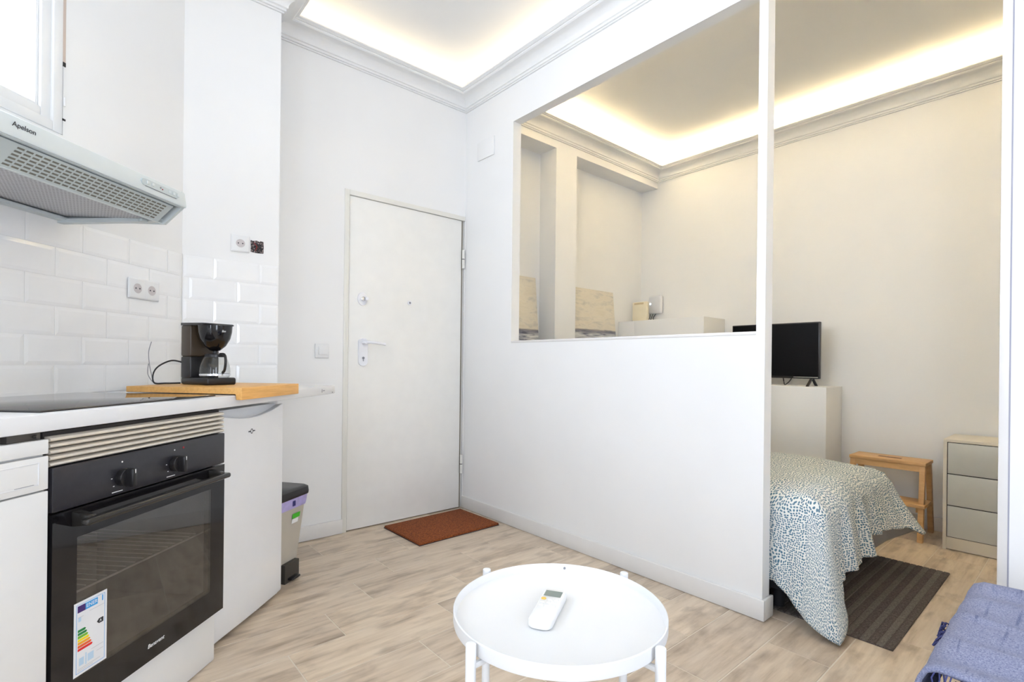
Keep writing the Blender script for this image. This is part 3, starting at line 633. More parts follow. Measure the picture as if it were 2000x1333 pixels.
B().box((0.02, HD - 0.075, 0.004), (0.30, HD - 0.035, 0.0165)).build('recess_shade', INKG, hd)  # solid dark block, its colour stands in for shade in the recess
cp = B(); prof = []
for i in range(9): a = pi / 2 + pi * i / 8; prof.append((0.425 + 0.010 * cos(a), 0.086 + 0.010 * sin(a)))
for i in range(9): a = -pi / 2 + pi * i / 8; prof.append((0.555 + 0.010 * cos(a), 0.086 + 0.010 * sin(a)))
cp.prism(prof, -0.0085, 0.0, 'y'); cp = cp.build('control_panel', HOODG, hd)
for x in (0.432, 0.452, 0.520, 0.538, 0.556): B().box((x, -0.011, 0.082), (x + 0.010, -0.008, 0.092), 0.002).build('slider', HOODW, cp)
b = B(); b.cyl((0.488, -0.0084, 0.088), (0.488, -0.0095, 0.088), 0.003, 10); b.box((0.430, -0.0088, 0.0745), (0.556, -0.0066, 0.0755)); b.build('print', INKG, cp)
B().cyl((0.495, -0.0084, 0.085), (0.495, -0.0098, 0.085), 0.002, 10).build('indicator', REDL, cp)

# ------------------------------------------------------------------ cutting board, coffee maker
cb = kthing('cutting_board', 'bamboo cutting board with a front lip hooked over the worktop edge', 'cutting board', 1.700, 1.110, 0.9053)
b = B(); b.prism([(0, -0.022), (0.022, -0.022), (0.022, 0.0), (0.44, 0.0), (0.44, 0.021), (0.0, 0.021)], 0, 0.392, 'x', bev=0.0015); b.build('board', BAMBOO, cb)
CZ = 0.9263 + 0.0003
CS, CN, CROT = 1.905, 1.383, radians(-70)
cm = thing('coffee_maker', 'black filter coffee maker with glass jug on the bamboo board', 'coffee maker', KW(CS, CN, CZ), CROT); cm.scale = (0.82, 0.82, 1.0)
# local +x is the front of the machine, y its width
b = B(); b.box((-0.112, -0.070, 0.0), (0.108, 0.070, 0.028), 0.008, 3); b.build('base', BLACK, cm)
b = B(); b.box((-0.112, -0.070, 0.024), (-0.035, 0.070, 0.110), 0.006, 3); b.build('lower_tank', BLACK, cm)
b = B(); b.box((-0.112, -0.070, 0.110), (-0.035, 0.070, 0.232), 0.006, 3); b.build('water_tank', BROWN, cm)
b = B(); b.prism([(-0.114, 0.232), (-0.114, 0.243), (0.075, 0.239), (0.085, 0.233), (0.06, 0.229)], -0.072, 0.072, 'y', bev=0.002); b.build('lid', BLACK, cm)
prof = [(0.004, 0.130), (0.022, 0.134), (0.046, 0.152), (0.064, 0.180), (0.071, 0.206), (0.073, 0.230), (0.066, 0.231)]
b = B().lathe(prof, (0.048, 0, 0), 36); fb = b.build('filter_basket', BLACKG, cm)
B().cyl((0.048, 0, 0.120), (0.048, 0, 0.134), 0.010, 14).build('drip_spout', BLACK, fb)
text('brand_print', 'Ben', 0.012, WINK, fb, (0.048 + 0.0725, -0.012, 0.208), rot=(pi / 2, 0, pi / 2), shear=0.3)
jug = B().lathe([(0.058, 0.028), (0.064, 0.034), (0.066, 0.052), (0.063, 0.075), (0.054, 0.098), (0.043, 0.110), (0.042, 0.116)], (0.048, 0, 0), 36, cap=False); jug.lathe([(0.001, 0.0285), (0.055, 0.0285)], (0.048, 0, 0), 36, cap=False); jo = jug.build('jug', JUGG, cm)
B().lathe([(0.0645, 0.036), (0.067, 0.036), (0.067, 0.043), (0.0655, 0.043)], (0.048, 0, 0), 36, cap=False).build('jug_band', CHROME, jo)
B().lathe([(0.0425, 0.108), (0.045, 0.108), (0.045, 0.118), (0.030, 0.121), (0.0, 0.122)], (0.048, 0, 0), 30, cap=False).build('jug_lid', BLACK, jo)
B().tube(smoothpts([(0.048 + 0.040, 0.0, 0.119), (0.048 + 0.075, 0.0, 0.117), (0.048 + 0.085, 0.0, 0.095), (0.048 + 0.078, 0.0, 0.060), (0.048 + 0.062, 0.0, 0.048)]), 0.0058, 10).build('jug_handle', BLACK, jo)
cw = KW(0, 0, 0)
def kl(s, n, z): # kitchen s,n,z -> coffee maker local
    p = KW(s, n, z) - KW(CS, CN, CZ); a = -CROT; return Vector(((p.x * cos(a) - p.y * sin(a)) / 0.82, (p.x * sin(a) + p.y * cos(a)) / 0.82, p.z))
pts = [kl(1.905, 1.47, CZ + 0.075), kl(1.90, 1.50, CZ + 0.088), kl(1.885, 1.53, CZ + 0.092), kl(1.86, 1.56, CZ + 0.070), kl(1.84, 1.565, CZ + 0.040), kl(1.84, 1.56, CZ + 0.006), kl(1.86, 1.53, CZ + 0.004), kl(1.90, 1.50, CZ + 0.004)]
B().tube(smoothpts(pts, 8), 0.0032, 8).build('power_cord', BLACK, cm)
pts = [kl(1.838, 1.572, CZ + 0.165), kl(1.830, 1.576, CZ + 0.125), kl(1.832, 1.574, CZ + 0.075), kl(1.842, 1.572, CZ + 0.030), kl(1.838, 1.565, CZ + 0.010), kl(1.826, 1.575, CZ + 0.040), kl(1.832, 1.578, CZ + 0.080)]
B().tube(smoothpts(pts, 8), 0.0016, 6).build('cable_tie', INKG, cm)

# ------------------------------------------------------------------ sockets, switch, plates
def socket(parent, x, z, y):
    o = B().box((x - 0.0375, y - 0.0085, z - 0.0375), (x + 0.0375, y - 0.004, z + 0.0375), 0.004, 3).build('insert', WHITEPL, parent)
    B().cyl((x, y - 0.0080, z), (x, y - 0.0089, z), 0.0198, 28).build('well', plain('socket_well_shade', (0.60, 0.55, 0.54), 0.4), o)  # flat disc in a darker colour, painted as the shade of the recess
    for dx in (-0.0095, 0.0095): B().cyl((x + dx, y - 0.0095, z), (x + dx, y - 0.007, z), 0.0030, 10).build('pin_hole', INK, o)
ds = kthing('wall_socket', 'white double wall socket on the metro tiles', 'socket', 1.943, NWALL - 0.009, 1.308)
B().box((-0.0775, -0.007, -0.041), (0.0775, 0.0, 0.041), 0.004, 3).build('cover_plate', WHITEPL, ds); socket(ds, -0.036, 0, 0); socket(ds, 0.036, 0, 0)
ss = thing('wall_socket', 'white single wall socket above the column tiles, beside the open box', 'socket', (0.622, COLY, 1.588))
B().box((-0.041, -0.007, -0.041), (0.041, 0.0, 0.041), 0.004, 3).build('cover_plate', WHITEPL, ss); socket(ss, 0, 0, 0)
hb2 = thing('open_wall_box', 'open square wall box with bare wires next to the single socket', 'wall box', (0.698, COLY, 1.583))
b = B(); rng = random.Random(3)
ed = [(-0.029, -0.028), (0.0, -0.031), (0.029, -0.029), (0.030, 0.0), (0.029, 0.029), (0.014, 0.031), (0.012, 0.026), (-0.003, 0.031), (-0.02, 0.027), (-0.030, 0.03), (-0.029, 0.0)]
b.prism(ed, -0.0015, -0.0002, 'y'); b.build('cavity', RUBBLE, hb2, smooth=False)
for i in range(4):
    a = rng.uniform(-0.018, 0.018); B().tube(smoothpts([(a, -0.001, -0.02), (a + 0.006, -0.008, 0.0), (a - 0.008, -0.006, 0.018)]), 0.0016, 6).build('wire', [REDL, INK, BROWN, INK][i], hb2)
sw = thing('light_switch', 'white square light switch left of the entrance door', 'switch', (1.106, DY, 1.082))
B().box((-0.041, -0.008, -0.041), (0.041, 0, 0.041), 0.004, 3).build('cover_plate', WHITEPL, sw); B().box((-0.022, -0.0135, -0.022), (0.030, -0.006, 0.026), 0.003).build('rocker', WHITEPL, sw)
jp = thing('junction_cover', 'flat square white cover plate high on the partition near the corner', 'cover plate', (PX, 2.722, 2.462))
B().box((-0.010, -0.088, -0.062), (0, 0.088, 0.062), 0.003).build('plate', WALL, jp)

# ------------------------------------------------------------------ pedal bin
bn = thing('pedal_bin', 'taupe pedal bin with black lid and lilac bag beside the fridge', 'bin', (0.735, 2.545, 0.0), KROT - radians(8))
def rrect(w_, d_, r, z, n=5):
    out = []
    for cx, cy, a0 in ((w_ / 2 - r, d_ / 2 - r, 0), (-w_ / 2 + r, d_ / 2 - r, pi / 2), (-w_ / 2 + r, -d_ / 2 + r, pi), (w_ / 2 - r, -d_ / 2 + r, 1.5 * pi)):
        for i in range(n + 1): a = a0 + pi / 2 * i / n; out.append((cx + r * cos(a), cy + r * sin(a), z))
    return out
def loft(rings):
    b = B(); b.grid(rings, close=True); b.bm.verts.ensure_lookup_table(); n = len(rings[0])
    b.bm.faces.new([b.bm.verts[i] for i in range(n)][::-1]); b.bm.faces.new([b.bm.verts[(len(rings) - 1) * n + i] for i in range(n)]); return b
loft([rrect(0.145, 0.145, 0.02, 0.002), rrect(0.160, 0.156, 0.02, 0.10), rrect(0.215, 0.20, 0.025, 0.355)]).build('body', GREYT, bn)
loft([rrect(0.221, 0.206, 0.027, 0.335), rrect(0.228, 0.213, 0.03, 0.350), rrect(0.236, 0.22, 0.03, 0.385)]).build('bin_bag', LILAC, bn)
loft([rrect(0.242, 0.226, 0.03, 0.384), rrect(0.246, 0.230, 0.032, 0.396), rrect(0.240, 0.224, 0.03, 0.418), rrect(0.220, 0.205, 0.03, 0.425)]).build('lid', BLACK, bn)
b = B(); b.box((-0.05, -0.101, 0.0), (0.05, -0.078, 0.085)); b.build('pedal_recess', plain('bin_dark', srgb(62, 58, 52), 0.6), bn)
B().box((-0.03, -0.125, 0.012), (0.03, -0.09, 0.022), 0.003).build('pedal', BLACK, bn)
b = B(); b.poly([(0.0, -0.0985, 0.285), (0.055, -0.0985, 0.285), (0.055, -0.1015, 0.308), (0.0, -0.1015, 0.308)]); b.build('sticker', GREEN, bn, smooth=False)
b = B(); b.poly([(0.0, -0.0955, 0.262), (0.045, -0.0955, 0.262), (0.045, -0.0985, 0.283), (0.0, -0.0985, 0.283)]); b.build('sticker', WINK, bn, smooth=False)
b = B(); b.box((-0.01, -0.1105, 0.348), (0.008, -0.108, 0.372)); b.build('bag_tie', NAVY, bn)

# ------------------------------------------------------------------ doormat
dm = thing('doormat', 'rust-brown coir doormat in front of the entrance door', 'doormat', (1.765, 2.682, 0.0), radians(1.0))
b = B(); NXm, NYm = 40, 28; rng = random.Random(5)
b.box((-0.288, -0.205, 0.001), (0.288, 0.205, 0.016), 0.004); b.build('mat', COIR, dm)
B().box((-0.29, -0.207, 0.0005), (0.29, 0.207, 0.004)).build('backing', INK, dm)

# ------------------------------------------------------------------ tray table and remote
TC = (0.768, 0.730)
tb = thing('tray_table', 'round white metal tray table with four thin legs', 'table', (TC[0], TC[1], 0))
R1 = 0.2165
b = B(); b.lathe([(0.0, 0.500), (R1 - 0.006, 0.500), (R1 - 0.001, 0.502), (R1, 0.507), (R1, 0.5265), (R1 - 0.002, 0.528), (R1 - 0.0035, 0.5265), (R1 - 0.007, 0.512), (R1 - 0.024, 0.5045), (0.0, 0.504)], (0, 0, 0), 96, cap=False); tray = b.build('tray', TABLEM, tb, angle=50)
a = radians(40); hh = Vector((cos(a), sin(a), 0)) * (R1 - 0.0045)
B().cyl((hh.x, hh.y, 0.519), (hh.x * 0.985, hh.y * 0.985, 0.519), 0.0028, 10).build('rivet_hole', INKG, tray)
LR = R1 + 0.014
angs = [radians(92), radians(2), radians(182), radians(-86)]
for a in angs:
    x, y = LR * cos(a), LR * sin(a)
    b = B(); b.cyl((x, y, 0.0), (x, y, 0.531), 0.0095, 18, bev=0.002); b.build('leg', TABLEM, tb)
b = B()
for a, c_ in ((angs[0], angs[3]), (angs[1], angs[2])):
    b.tube([(LR * cos(a), LR * sin(a), 0.490), (LR * cos(c_), LR * sin(c_), 0.490)], 0.006, 10)
b.build('cross_bar', TABLEM, tb)
b = B()
for a, c_ in ((angs[0], angs[3]), (angs[1], angs[2])):
    b.tube([(LR * cos(a), LR * sin(a), 0.06), (LR * cos(c_), LR * sin(c_), 0.06)], 0.006, 10)
b.build('lower_bar', TABLEM, tb)
rm = thing('remote_control', 'white air-conditioner remote with grey display on the tray table', 'remote', (0.757, 0.751, 0.5045), math.atan2(0.072, 0.122))
RL, RW = 0.146, 0.049
rings = []
def rem_ring(z, ins, zr):
    out = []
    for cx, cy, a0, r in ((RL / 2 - 0.008, RW / 2 - 0.008, 0, 0.008), (-RL / 2 + 0.016, RW / 2 - 0.016, pi / 2, 0.016), (-RL / 2 + 0.016, -RW / 2 + 0.016, pi, 0.016), (RL / 2 - 0.008, -RW / 2 + 0.008, 1.5 * pi, 0.008)):
        for i in range(7): a_ = a0 + pi / 2 * i / 6; out.append((cx + (r - ins) * cos(a_), cy + (r - ins) * sin(a_), z * (0.82 + 0.18 * ((cx + r * cos(a_)) / RL + 0.5)) if zr else z))
    return out
loft([rem_ring(0.0, 0.004, 0), rem_ring(0.003, 0.0, 0), rem_ring(0.016, 0.0, 1), rem_ring(0.0195, 0.0015, 1), rem_ring(0.021, 0.005, 1)]).build('case', WHITEPL, rm)
def rz(x): return 0.021 * (0.82 + 0.18 * (x / RL + 0.5))
b = B(); x0, x1 = 0.034, 0.060; b.poly([(x0, -0.0185, rz(x0) + 0.0004), (x1, -0.0185, rz(x1) + 0.0004), (x1, 0.0185, rz(x1) + 0.0004), (x0, 0.0185, rz(x0) + 0.0004)]); b.build('display', LCD, rm, smooth=False)
B().cyl((0.021, 0.0145, rz(0.02)), (0.021, 0.0145, rz(0.02) + 0.0016), 0.0055, 18, bev=0.0005).build('power_button', ORANGE, rm)
for i in range(3):
    for j in range(3):
        if i == 0 and j == 2: continue
        x, y = 0.021 - i * 0.013, -0.0135 + j * 0.0135
        B().box((x - 0.004, y - 0.0045, rz(x) - 0.001), (x + 0.004, y + 0.0045, rz(x) + 0.0010), 0.0008).build('button', WHITEPL, rm)
B().box((-0.060, -0.021, rz(-0.04) - 0.003), (-0.016, 0.021, rz(-0.04) + 0.0000), 0.001).build('battery_cover', WHITEPL, rm)

# ------------------------------------------------------------------ bedroom: boxed ledges, devices, TV
lb = thing('boxed_ledge', 'tall white boxed-in ledge in the bedroom corner carrying the router', 'ledge', (3.95, 2.30, 0))
B().box((3.777 - 3.95, 2.055 - 2.30, 0), (BX - 0.001 - 3.95, NY - 0.001 - 2.30, 1.408), 0.003).build('box', WALL, lb)
B().box((3.777 - 3.95, NY - 0.0005 - 2.30, NZ0 + 0.002), (BX - 0.001 - 3.95, NB - 0.002 - 2.30, 1.408), 0.003).build('niche_box', WALL, lb)
lt = thing('tv_ledge', 'white boxed-in ledge carrying the television behind the bed', 'ledge', (3.96, 1.6, 0))
B().box((3.803 - 3.96, 1.197 - 1.6, 0), (BX - 0.001 - 3.96, 2.053 - 1.6, 0.884), 0.003).build('box', WALL, lt)
rt = thing('router', 'upright cream-white router box on the tall corner ledge', 'router', (3.95, 2.768, 1.4083), radians(0))
b = B(); b.box((-0.02, -0.078, 0.004), (0.02, 0.078, 0.185), 0.008, 3); b.build('case', plain('router_cream', srgb(236, 226, 200), 0.4), rt)
B().box((-0.026, -0.07, 0.0), (0.026, 0.07, 0.008), 0.003).build('stand', plain('router_base', srgb(214, 190, 130), 0.4), rt)
B().box((-0.0215, -0.045, 0.160), (-0.019, 0.055, 0.178), 0.001).build('top_label', plain('router_label', srgb(205, 185, 150), 0.4), rt)
B().tube(smoothpts([(0.0, 0.08, 0.02), (-0.03, 0.10, 0.004), (-0.07, 0.095, 0.0035), (-0.08, 0.06, 0.0035)]), 0.003, 6).build('cable', BLACK, rt)
on = thing('network_box', 'white rounded wall box with a lit status light beside the router', 'network box', (BX, 2.705, 1.49))
b = B(); b.box((-0.045, -0.07, 0.0), (-0.001, 0.07, 0.17), 0.018, 4); b.build('case', plain('network_white', srgb(226, 226, 228), 0.25), on)
B().cyl((-0.046, 0.045, 0.095), (-0.0475, 0.045, 0.095), 0.006, 12).build('status_light', LEDDOT, on)
for k in range(3): B().tube(smoothpts([(-0.03, 0.055 - k * 0.03, 0.0), (-0.05, 0.05 - k * 0.02, -0.04), (-0.08 + 0.02 * k, 0.06 - k * 0.03, -0.076), (-0.06, 0.03 + 0.02 * k, -0.078)]), 0.003, 6).build('cable', BLACK, on)
tv = thing('television', 'black flat television on two splayed feet on the lower bedroom ledge', 'television', (3.90, 1.578, 0.8842))
b = B(); b.box((0.0, -0.308, 0.052), (0.03, 0.308, 0.448), 0.005); b.build('casing', BLACK, tv)
B().box((-0.0012, -0.299, 0.068), (0.001, 0.299, 0.440)).build('screen', plain('screen_black', (0.002, 0.0015, 0.0015), 0.35, spec=0.15), tv)
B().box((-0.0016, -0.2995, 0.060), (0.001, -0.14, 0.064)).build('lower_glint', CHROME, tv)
for y in (-0.255, 0.255):
    b = B()
    for sg in (-1, 1): b.prism([(0.012, 0.060), (0.026, 0.060), (0.014 + sg * 0.085 + 0.01, 0.0), (0.014 + sg * 0.085 - 0.006, 0.0)] if sg > 0 else [(0.012, 0.060), (0.026, 0.060), (0.014 - 0.085 + 0.008, 0.0), (0.014 - 0.085 - 0.008, 0.0)], y - 0.008, y + 0.008, 'y')
    o = b.build('foot', BLACK, tv); o.rotation_euler = (0, 0, 0)
B().tube(smoothpts([(0.02, -0.06, 0.08), (0.018, -0.07, 0.02), (0.0, -0.085, 0.006), (0.01, -0.11, 0.03), (0.02, -0.13, 0.07)]), 0.0035, 8).build('cable', BLACK, tv)

# paintings leaning in the niches
def painting(name, label, x0, x1, h, hz, seed):
    bx = (x0 + x1) / 2; root = thing(name, label, 'painting', (bx, 2.79, NZ0 + 0.0015))
    tilt = math.atan2(0.065, h)
    p = B().box((x0 - bx, 0, 0.0), (x1 - bx, 0.018, h), 0.001).build('canvas', sea('seascape', hz, seed), root); p.rotation_euler = (-tilt, 0, 0)
    f = B().box((x0 - bx + 0.01, 0.014, 0.01), (x1 - bx - 0.01, 0.022, h - 0.01)).build('stretcher', BIRCH, root); f.rotation_euler = (-tilt, 0, 0)
painting('painting', 'unframed seascape canvas in the narrow alcove beside the partition', 2.24, 2.705, 0.70, 0.43, 2.0)
painting('painting', 'unframed seascape canvas in the wide alcove right of the pier', 3.06, 3.655, 0.68, 0.495, 7.0)

# ------------------------------------------------------------------ step stool
st = thing('step_stool', 'small wooden step stool against the bedroom wall', 'stool', (3.90, 0.865, 0))
SL = 0.195
b = B(); b.box((-0.105, -SL, 0.440), (0.095, SL, 0.460), 0.003); sb = b.build('top_board', BIRCH, st)
B().box((-0.03, -0.06, 0.4595), (0.01, 0.06, 0.4606), 0.0).build('hand_slot', plain('slot_wood', srgb(120, 80, 46), 0.6), sb)
def leg(y, x_top, x_bot, w_=0.034, d_=0.026):
    b = B(); A = [(x_top - w_ / 2, y - d_ / 2, 0.44), (x_top + w_ / 2, y - d_ / 2, 0.44), (x_top + w_ / 2, y + d_ / 2, 0.44), (x_top - w_ / 2, y + d_ / 2, 0.44)]
    Bq = [(x_bot - w_ / 2, y - d_ / 2, 0.001), (x_bot + w_ / 2, y - d_ / 2, 0.001), (x_bot + w_ / 2, y + d_ / 2, 0.001), (x_bot - w_ / 2, y + d_ / 2, 0.001)]
    va = [b.bm.verts.new(p) for p in A]; vb = [b.bm.verts.new(p) for p in Bq]
    b.bm.faces.new(va); b.bm.faces.new(vb[::-1])
    for i in range(4): b.bm.faces.new((va[i], va[(i + 1) % 4], vb[(i + 1) % 4], vb[i]))
    return b.build('leg', BIRCH, st)
for y in (-SL + 0.018, SL - 0.018): leg(y, -0.082, -0.135); leg(y, 0.070, 0.155)
B().box((-0.098, -SL + 0.02, 0.405), (-0.080, SL - 0.02, 0.44)).build('apron', BIRCH, st); B().box((0.066, -SL + 0.02, 0.405), (0.082, SL - 0.02, 0.44)).build('apron', BIRCH, st)
B().box((-0.150, -SL - 0.004, 0.200), (0.035, SL + 0.004, 0.220), 0.003).build('step_board', BIRCH, st)
for y in (-SL + 0.034, SL - 0.034): B().box((-0.12, y - 0.009, 0.168), (0.112, y + 0.009, 0.200)).build('step_bearer', BIRCH, st)

# ------------------------------------------------------------------ chest of drawers
ch = thing('chest_of_drawers', 'small pale grey chest of three drawers at the bedroom wall', 'drawers', (3.75, 0.385, 0))
CW = 0.20
b = B(); b.box((0.0, -CW, 0), (0.34, -CW + 0.016, 0.605)); b.box((0.0, CW - 0.016, 0), (0.34, CW, 0.605)); b.box((0.0, -CW, 0.605), (0.34, CW, 0.621), 0.001); b.box((0.33, -CW, 0.02), (0.338, CW, 0.605)); b.build('carcass', DRESSB, ch)
B().box((0.004, -CW + 0.016, 0.004), (0.018, CW - 0.016, 0.070)).build('plinth', DRESSB, ch)
B().box((0.008, -CW + 0.016, 0.07), (0.024, CW - 0.016, 0.605)).build('shadow_gap', GAP, ch)
for i in range(3):
    z = 0.074 + i * 0.1775; B().box((0.002, -CW + 0.0195, z), (0.018, CW - 0.0195, z + 0.1720), 0.001).build('drawer', DRESS, ch)

# ------------------------------------------------------------------ bed, duvet, rug
X0, X1, Y0, Y1 = 2.235, 3.165, 0.735, 2.66
bd = thing('bed', 'low black-based bed behind the partition, covered by the duvet', 'bed', (2.70, 1.7, 0))
b = B(); b.box((X0 - 2.70, Y0 + 0.10 - 1.7, 0.09), (X1 - 2.70, Y1 - 1.7, 0.245), 0.01); b.build('base', BEDB, bd)
B().box((X0 - 2.70, Y0 + 0.02 - 1.7, 0.247), (X1 - 2.70, Y1 - 1.7, 0.455), 0.04, 4).build('mattress', MATTR, bd)
for x in (X0 + 0.06, X1 - 0.06):
    for y in (Y0 + 0.16, Y1 - 0.08): B().cyl((x - 2.70, y - 1.7, 0.007), (x - 2.70, y - 1.7, 0.09), 0.022, 14).build('leg', BEDB, bd)
def lerp_ctrl(ctrl, t):
    for (a, va), (c_, vc) in zip(ctrl, ctrl[1:]):
        if t <= c_:
            u = (t - a) / (c_ - a); return va + (vc - va) * u
    return ctrl[-1][1]
def build_duvet():
    x0, x1, y0, y1 = X0 - 0.012, X1 + 0.015, Y0 - 0.02, Y1; rc = 0.04
    path = []   # (pos, outward normal, arclength)
    def line(p, q_, nrm, n):
        for i in range(n): t = i / n; path.append((Vector(p).lerp(Vector(q_), t), Vector(nrm)))
    def arc(c, a0, a1, n):
        for i in range(n): a = a0 + (a1 - a0) * i / n; nv = Vector((cos(a), sin(a))); path.append((Vector(c) + nv * rc, nv))
    line((x0, y1), (x0, y0 + rc), (-1, 0), 110); i1 = len(path); arc((x0 + rc, y0 + rc), pi, 1.5 * pi, 14); i2 = len(path)
    line((x0 + rc, y0), (x1 - rc, y0), (0, -1), 90); i3 = len(path); arc((x1 - rc, y0 + rc), 1.5 * pi, 2 * pi, 16); i4 = len(path)
    line((x1, y0 + rc), (x1, y1), (1, 0), 40); i5 = len(path); line((x1, y1), (x0, y1), (0, 1), 24)
    n = len(path); cum = [0]
    for i in range(1, n): cum.append(cum[-1] + (path[i][0] - path[i - 1][0]).length)
    A = lambda i: cum[min(i, n - 1)]
    cl, cr = (A(i1) + A(i2)) / 2, (A(i3) + A(i4)) / 2; end = cum[-1]
    hang = [(0, 0.31), (cl - 0.40, 0.31), (cl - 0.15, 0.330), (cl - 0.032, 0.405), (cl, 0.462), (cl + 0.022, 0.390), (cl + 0.060, 0.310), (cl + 0.22, 0.285), (cl + 0.44, 0.262), (cl + 0.475, 0.215), (cr - 0.30, 0.215), (cr - 0.10, 0.220), (cr, 0.270), (cr + 0.045, 0.420), (cr + 0.3, 0.445), (A(i5), 0.35), (A(i5) + 0.05, 0.05), (end, 0.05)]
    flare = [(0, 0.012), (cl - 0.30, 0.012), (cl - 0.09, 0.025), (cl - 0.032, 0.062), (cl, 0.150), (cl + 0.032, 0.055), (cl + 0.10, 0.025), (cl + 0.44, 0.050), (cl + 0.49, 0.015), (cr - 0.20, 0.05), (cr, 0.155), (cr + 0.12, 0.055), (cr + 0.4, 0.05), (A(i5), 0.03), (end, 0.0)]
    ripple = [(0, 0.003), (cl - 0.1, 0.006), (cl + 0.12, 0.012), (cl + 0.30, 0.022), (cr - 0.2, 0.014), (cr, 0.006), (end, 0.006)]
    ctr = Vector(((x0 + x1) / 2, (y0 + y1) / 2)); zt = 0.505
    rows = []; uvs = []
    NT_, NH = 22, 26
    for k in range(NT_):                                     # top, from centre line to the edge
        r = 0.04 + 0.96 * (k / (NT_ - 1)); row = []; uvr = []
        for i, (p, nv) in enumerate(path):
            pos = ctr + (p - ctr) * r
            de = min(pos.x - x0, x1 - pos.x, pos.y - y0); de = max(de, 0)
            z = zt + 0.028 * (1 - math.exp(-de / 0.10)) - 0.035 * math.exp(-de / 0.022) + 0.006 * sin(7 * pos.x + 3 * pos.y) * sin(9 * pos.y + 1) + 0.004 * sin(31 * pos.x + 11 * pos.y)
            row.append((pos.x, pos.y, z)); uvr.append((pos.x, pos.y))
        rows.append(row); uvs.append(uvr)
    for k in range(1, NH + 1):                               # the hanging sides
        f = k / NH; row = []; uvr = []
        for i, (p, nv) in enumerate(path):
            s_ = cum[i]; h = lerp_ctrl(hang, s_); fl = lerp_ctrl(flare, s_); rp = lerp_ctrl(ripple, s_)
            d = h * f; off = fl * f ** 1.3 + 0.016 * min(1, d / 0.03) + rp * (0.6 * sin(s_ * 38) + 0.4 * sin(s_ * 67 + 1.3)) * min(1, d / 0.12)
            z = zt - 0.035 - d
            pos = p + nv * off
            if p.y > PEND - 0.02: pos.x = max(pos.x, PX + PT + 0.018)
            row.append((pos.x, pos.y, max(z, 0.010))); uvr.append((p.x + nv.x * d, p.y + nv.y * d))
        rows.append(row); uvs.append(uvr)
    bm = bmesh.new(); V = [[bm.verts.new(p) for p in row] for row in rows]; lay = bm.loops.layers.uv.new('UVMap')
    for r in range(len(rows) - 1):
        for i in range(n):
            j = (i + 1) % n; f = bm.faces.new((V[r][i], V[r][j], V[r + 1][j], V[r + 1][i]))
            for lp, (rr, ii) in zip(f.loops, ((r, i), (r, j), (r + 1, j), (r + 1, i))): lp[lay].uv = uvs[rr][ii]
    f = bm.faces.new(V[0]); 
    for lp, ii in zip(f.loops, range(n)): lp[lay].uv = uvs[0][ii]
    bmesh.ops.recalc_face_normals(bm, faces=bm.faces[:])
    me = bpy.data.meshes.new('duvet'); bm.to_mesh(me); bm.free(); me.materials.append(DUVET); me.materials.append(LINING); me.shade_smooth()
    o = bpy.data.objects.new('duvet', me); COL.objects.link(o)
    so = o.modifiers.new('thickness', 'SOLIDIFY'); so.thickness = 0.010; so.offset = -1; so.material_offset = 1; so.material_offset_rim = 0
    return o
dv = build_duvet(); tag(dv, 'white duvet with small blue-green dashes draped over the bed', 'duvet')
rg = thing('bedside_rug', 'dark grey-brown ribbed rug on the floor at the foot of the bed', 'rug', (2.778, 0.84, 0.0))
B().box((-0.53, -0.355, 0.0006), (0.53, 0.355, 0.0035)).build('backing', RUG, rg)
nr = 27
ribs = [B().box((-0.53, -0.0115, 0.003), (0.53, 0.0115, 0.0068), 0.002, 1).mesh('rib', m_) for m_ in (RUG, RUG2)]
for i in range(nr):
    o = bpy.data.objects.new('rib', ribs[i % 2]); COL.objects.link(o); o.parent = rg; o.location = (0, -0.342 + i * (0.684 / (nr - 1)), 0)

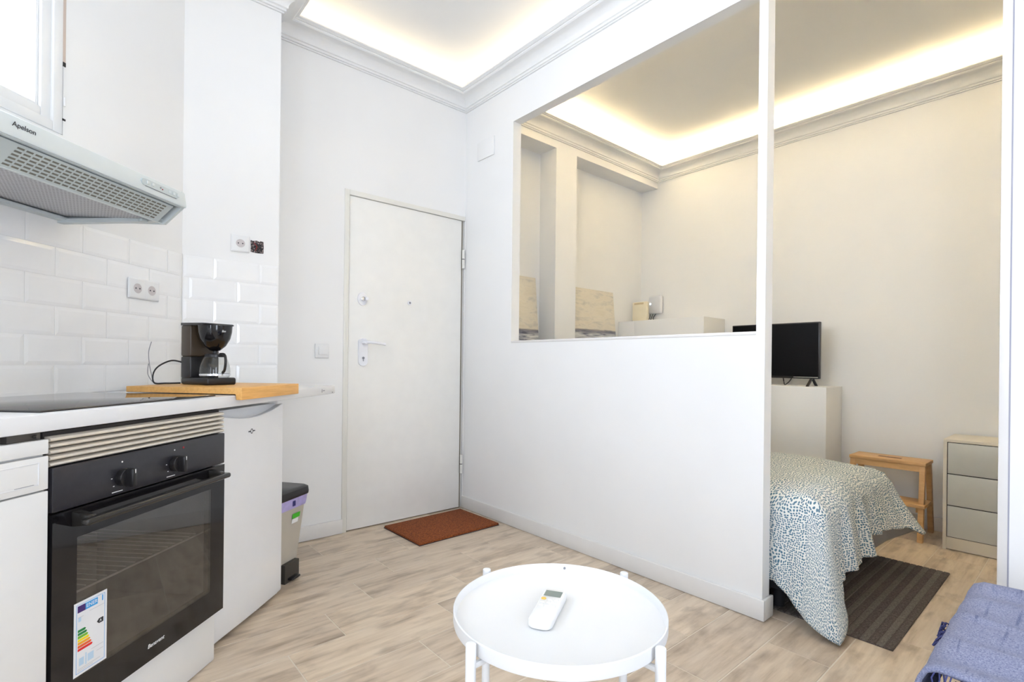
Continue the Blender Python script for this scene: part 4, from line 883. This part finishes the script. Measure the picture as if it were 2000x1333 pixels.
# ------------------------------------------------------------------ sofa corner with blue throw
sf = thing('sofa', 'blue upholstered seat at the lower right corner, under the throw', 'sofa', (1.45, -0.25, 0))
B().box((-0.60, -0.75, 0.06), (0.375, 0.43, 0.30), 0.03, 3).build('base', SOFA, sf)
B().box((-0.60, -0.75, 0.30), (0.375, 0.43, 0.435), 0.04, 4).build('seat_cushion', SOFA, sf)
for x in (-0.53, 0.31):
    for y in (-0.68, 0.36): B().cyl((x, y, 0.001), (x, y, 0.06), 0.02, 12).build('leg', BLACK, sf)
def build_throw():
    # throw lying over the seat: grid in plan, hanging over the two visible sides
    xa, xb, yb = 1.245, 1.835, 0.195
    nu, nv = 70, 60; rows = []
    for i in range(nu + 1):
        row = []
        for j in range(nv + 1):
            u = -0.02 + (0.59 + 0.22) * i / nu; v = -0.9 + (0.9 + 0.14) * j / nv   # u from the near hem to the far side, v towards the aisle edge
            x = xa + u; y = yb + v; z = 0.452
            ex = max(0, x - xb); ey = max(0, y - yb)
            if ex > 0: x = xb + 0.035 * (1 - math.exp(-ex / 0.03)) + 0.05 * ex; z -= max(0, ex - 0.012)
            if ey > 0: y = yb + 0.030 * (1 - math.exp(-ey / 0.03)) + 0.06 * ey; z -= max(0, ey - 0.012)
            w_ = 0.004 * sin(6 * x + 40 * u + 2 * y) * sin(5 * y + 1) + 0.003 * sin(55 * u + 6 * y + 2 * sin(4 * y))
            z += w_ + 0.006 * math.exp(-((u - 0.30 - 0.05 * v) / 0.012) ** 2) + 0.005 * math.exp(-((u - 0.14 - 0.08 * v) / 0.010) ** 2)
            row.append((x, y, z))
        rows.append(row)
    b = B(); b.grid(rows); o = b.build('throw_blanket', THROW, angle=60)
    so = o.modifiers.new('thickness', 'SOLIDIFY'); so.thickness = 0.009; so.offset = 1
    return o
th = build_throw(); tag(th, 'blue woven throw spread over the seat at the lower right', 'throw')
# frayed fringe along the hem
def fringe():
    rng = random.Random(11); b = B()
    for i in range(150):
        y = 0.20 - i * 0.006; x = 1.228 + rng.uniform(-0.003, 0.003); z = 0.456 + rng.uniform(-0.004, 0.004)
        b.tube([(x, y, z), (x - 0.012, y + rng.uniform(-0.004, 0.004), z - 0.008), (x - 0.018, y + rng.uniform(-0.006, 0.006), z - 0.020)], 0.0016, 4)
    o = b.build('fringe', plain('fringe_navy', srgb(58, 62, 110), 0.9, nscale=60, var=0.3), th); o['kind'] = 'stuff'
fringe()
rng = random.Random(4); b = B()
for i in range(26):
    x = 1.50 + rng.uniform(-0.03, 0.03); y = 0.228 + rng.uniform(-0.004, 0.006); z = 0.425 + rng.uniform(-0.02, 0.012)
    b.tube([(x, y, z), (x + rng.uniform(-0.01, 0.01), y + 0.006, z + rng.uniform(-0.010, 0.003)), (x + rng.uniform(-0.010, 0.010), y + rng.uniform(0.004, 0.012), z - rng.uniform(0.008, 0.02))], 0.0024, 4)
b.build('frayed_tuft', plain('fringe_navy', srgb(58, 62, 110), 0.9), th)['kind'] = 'stuff'
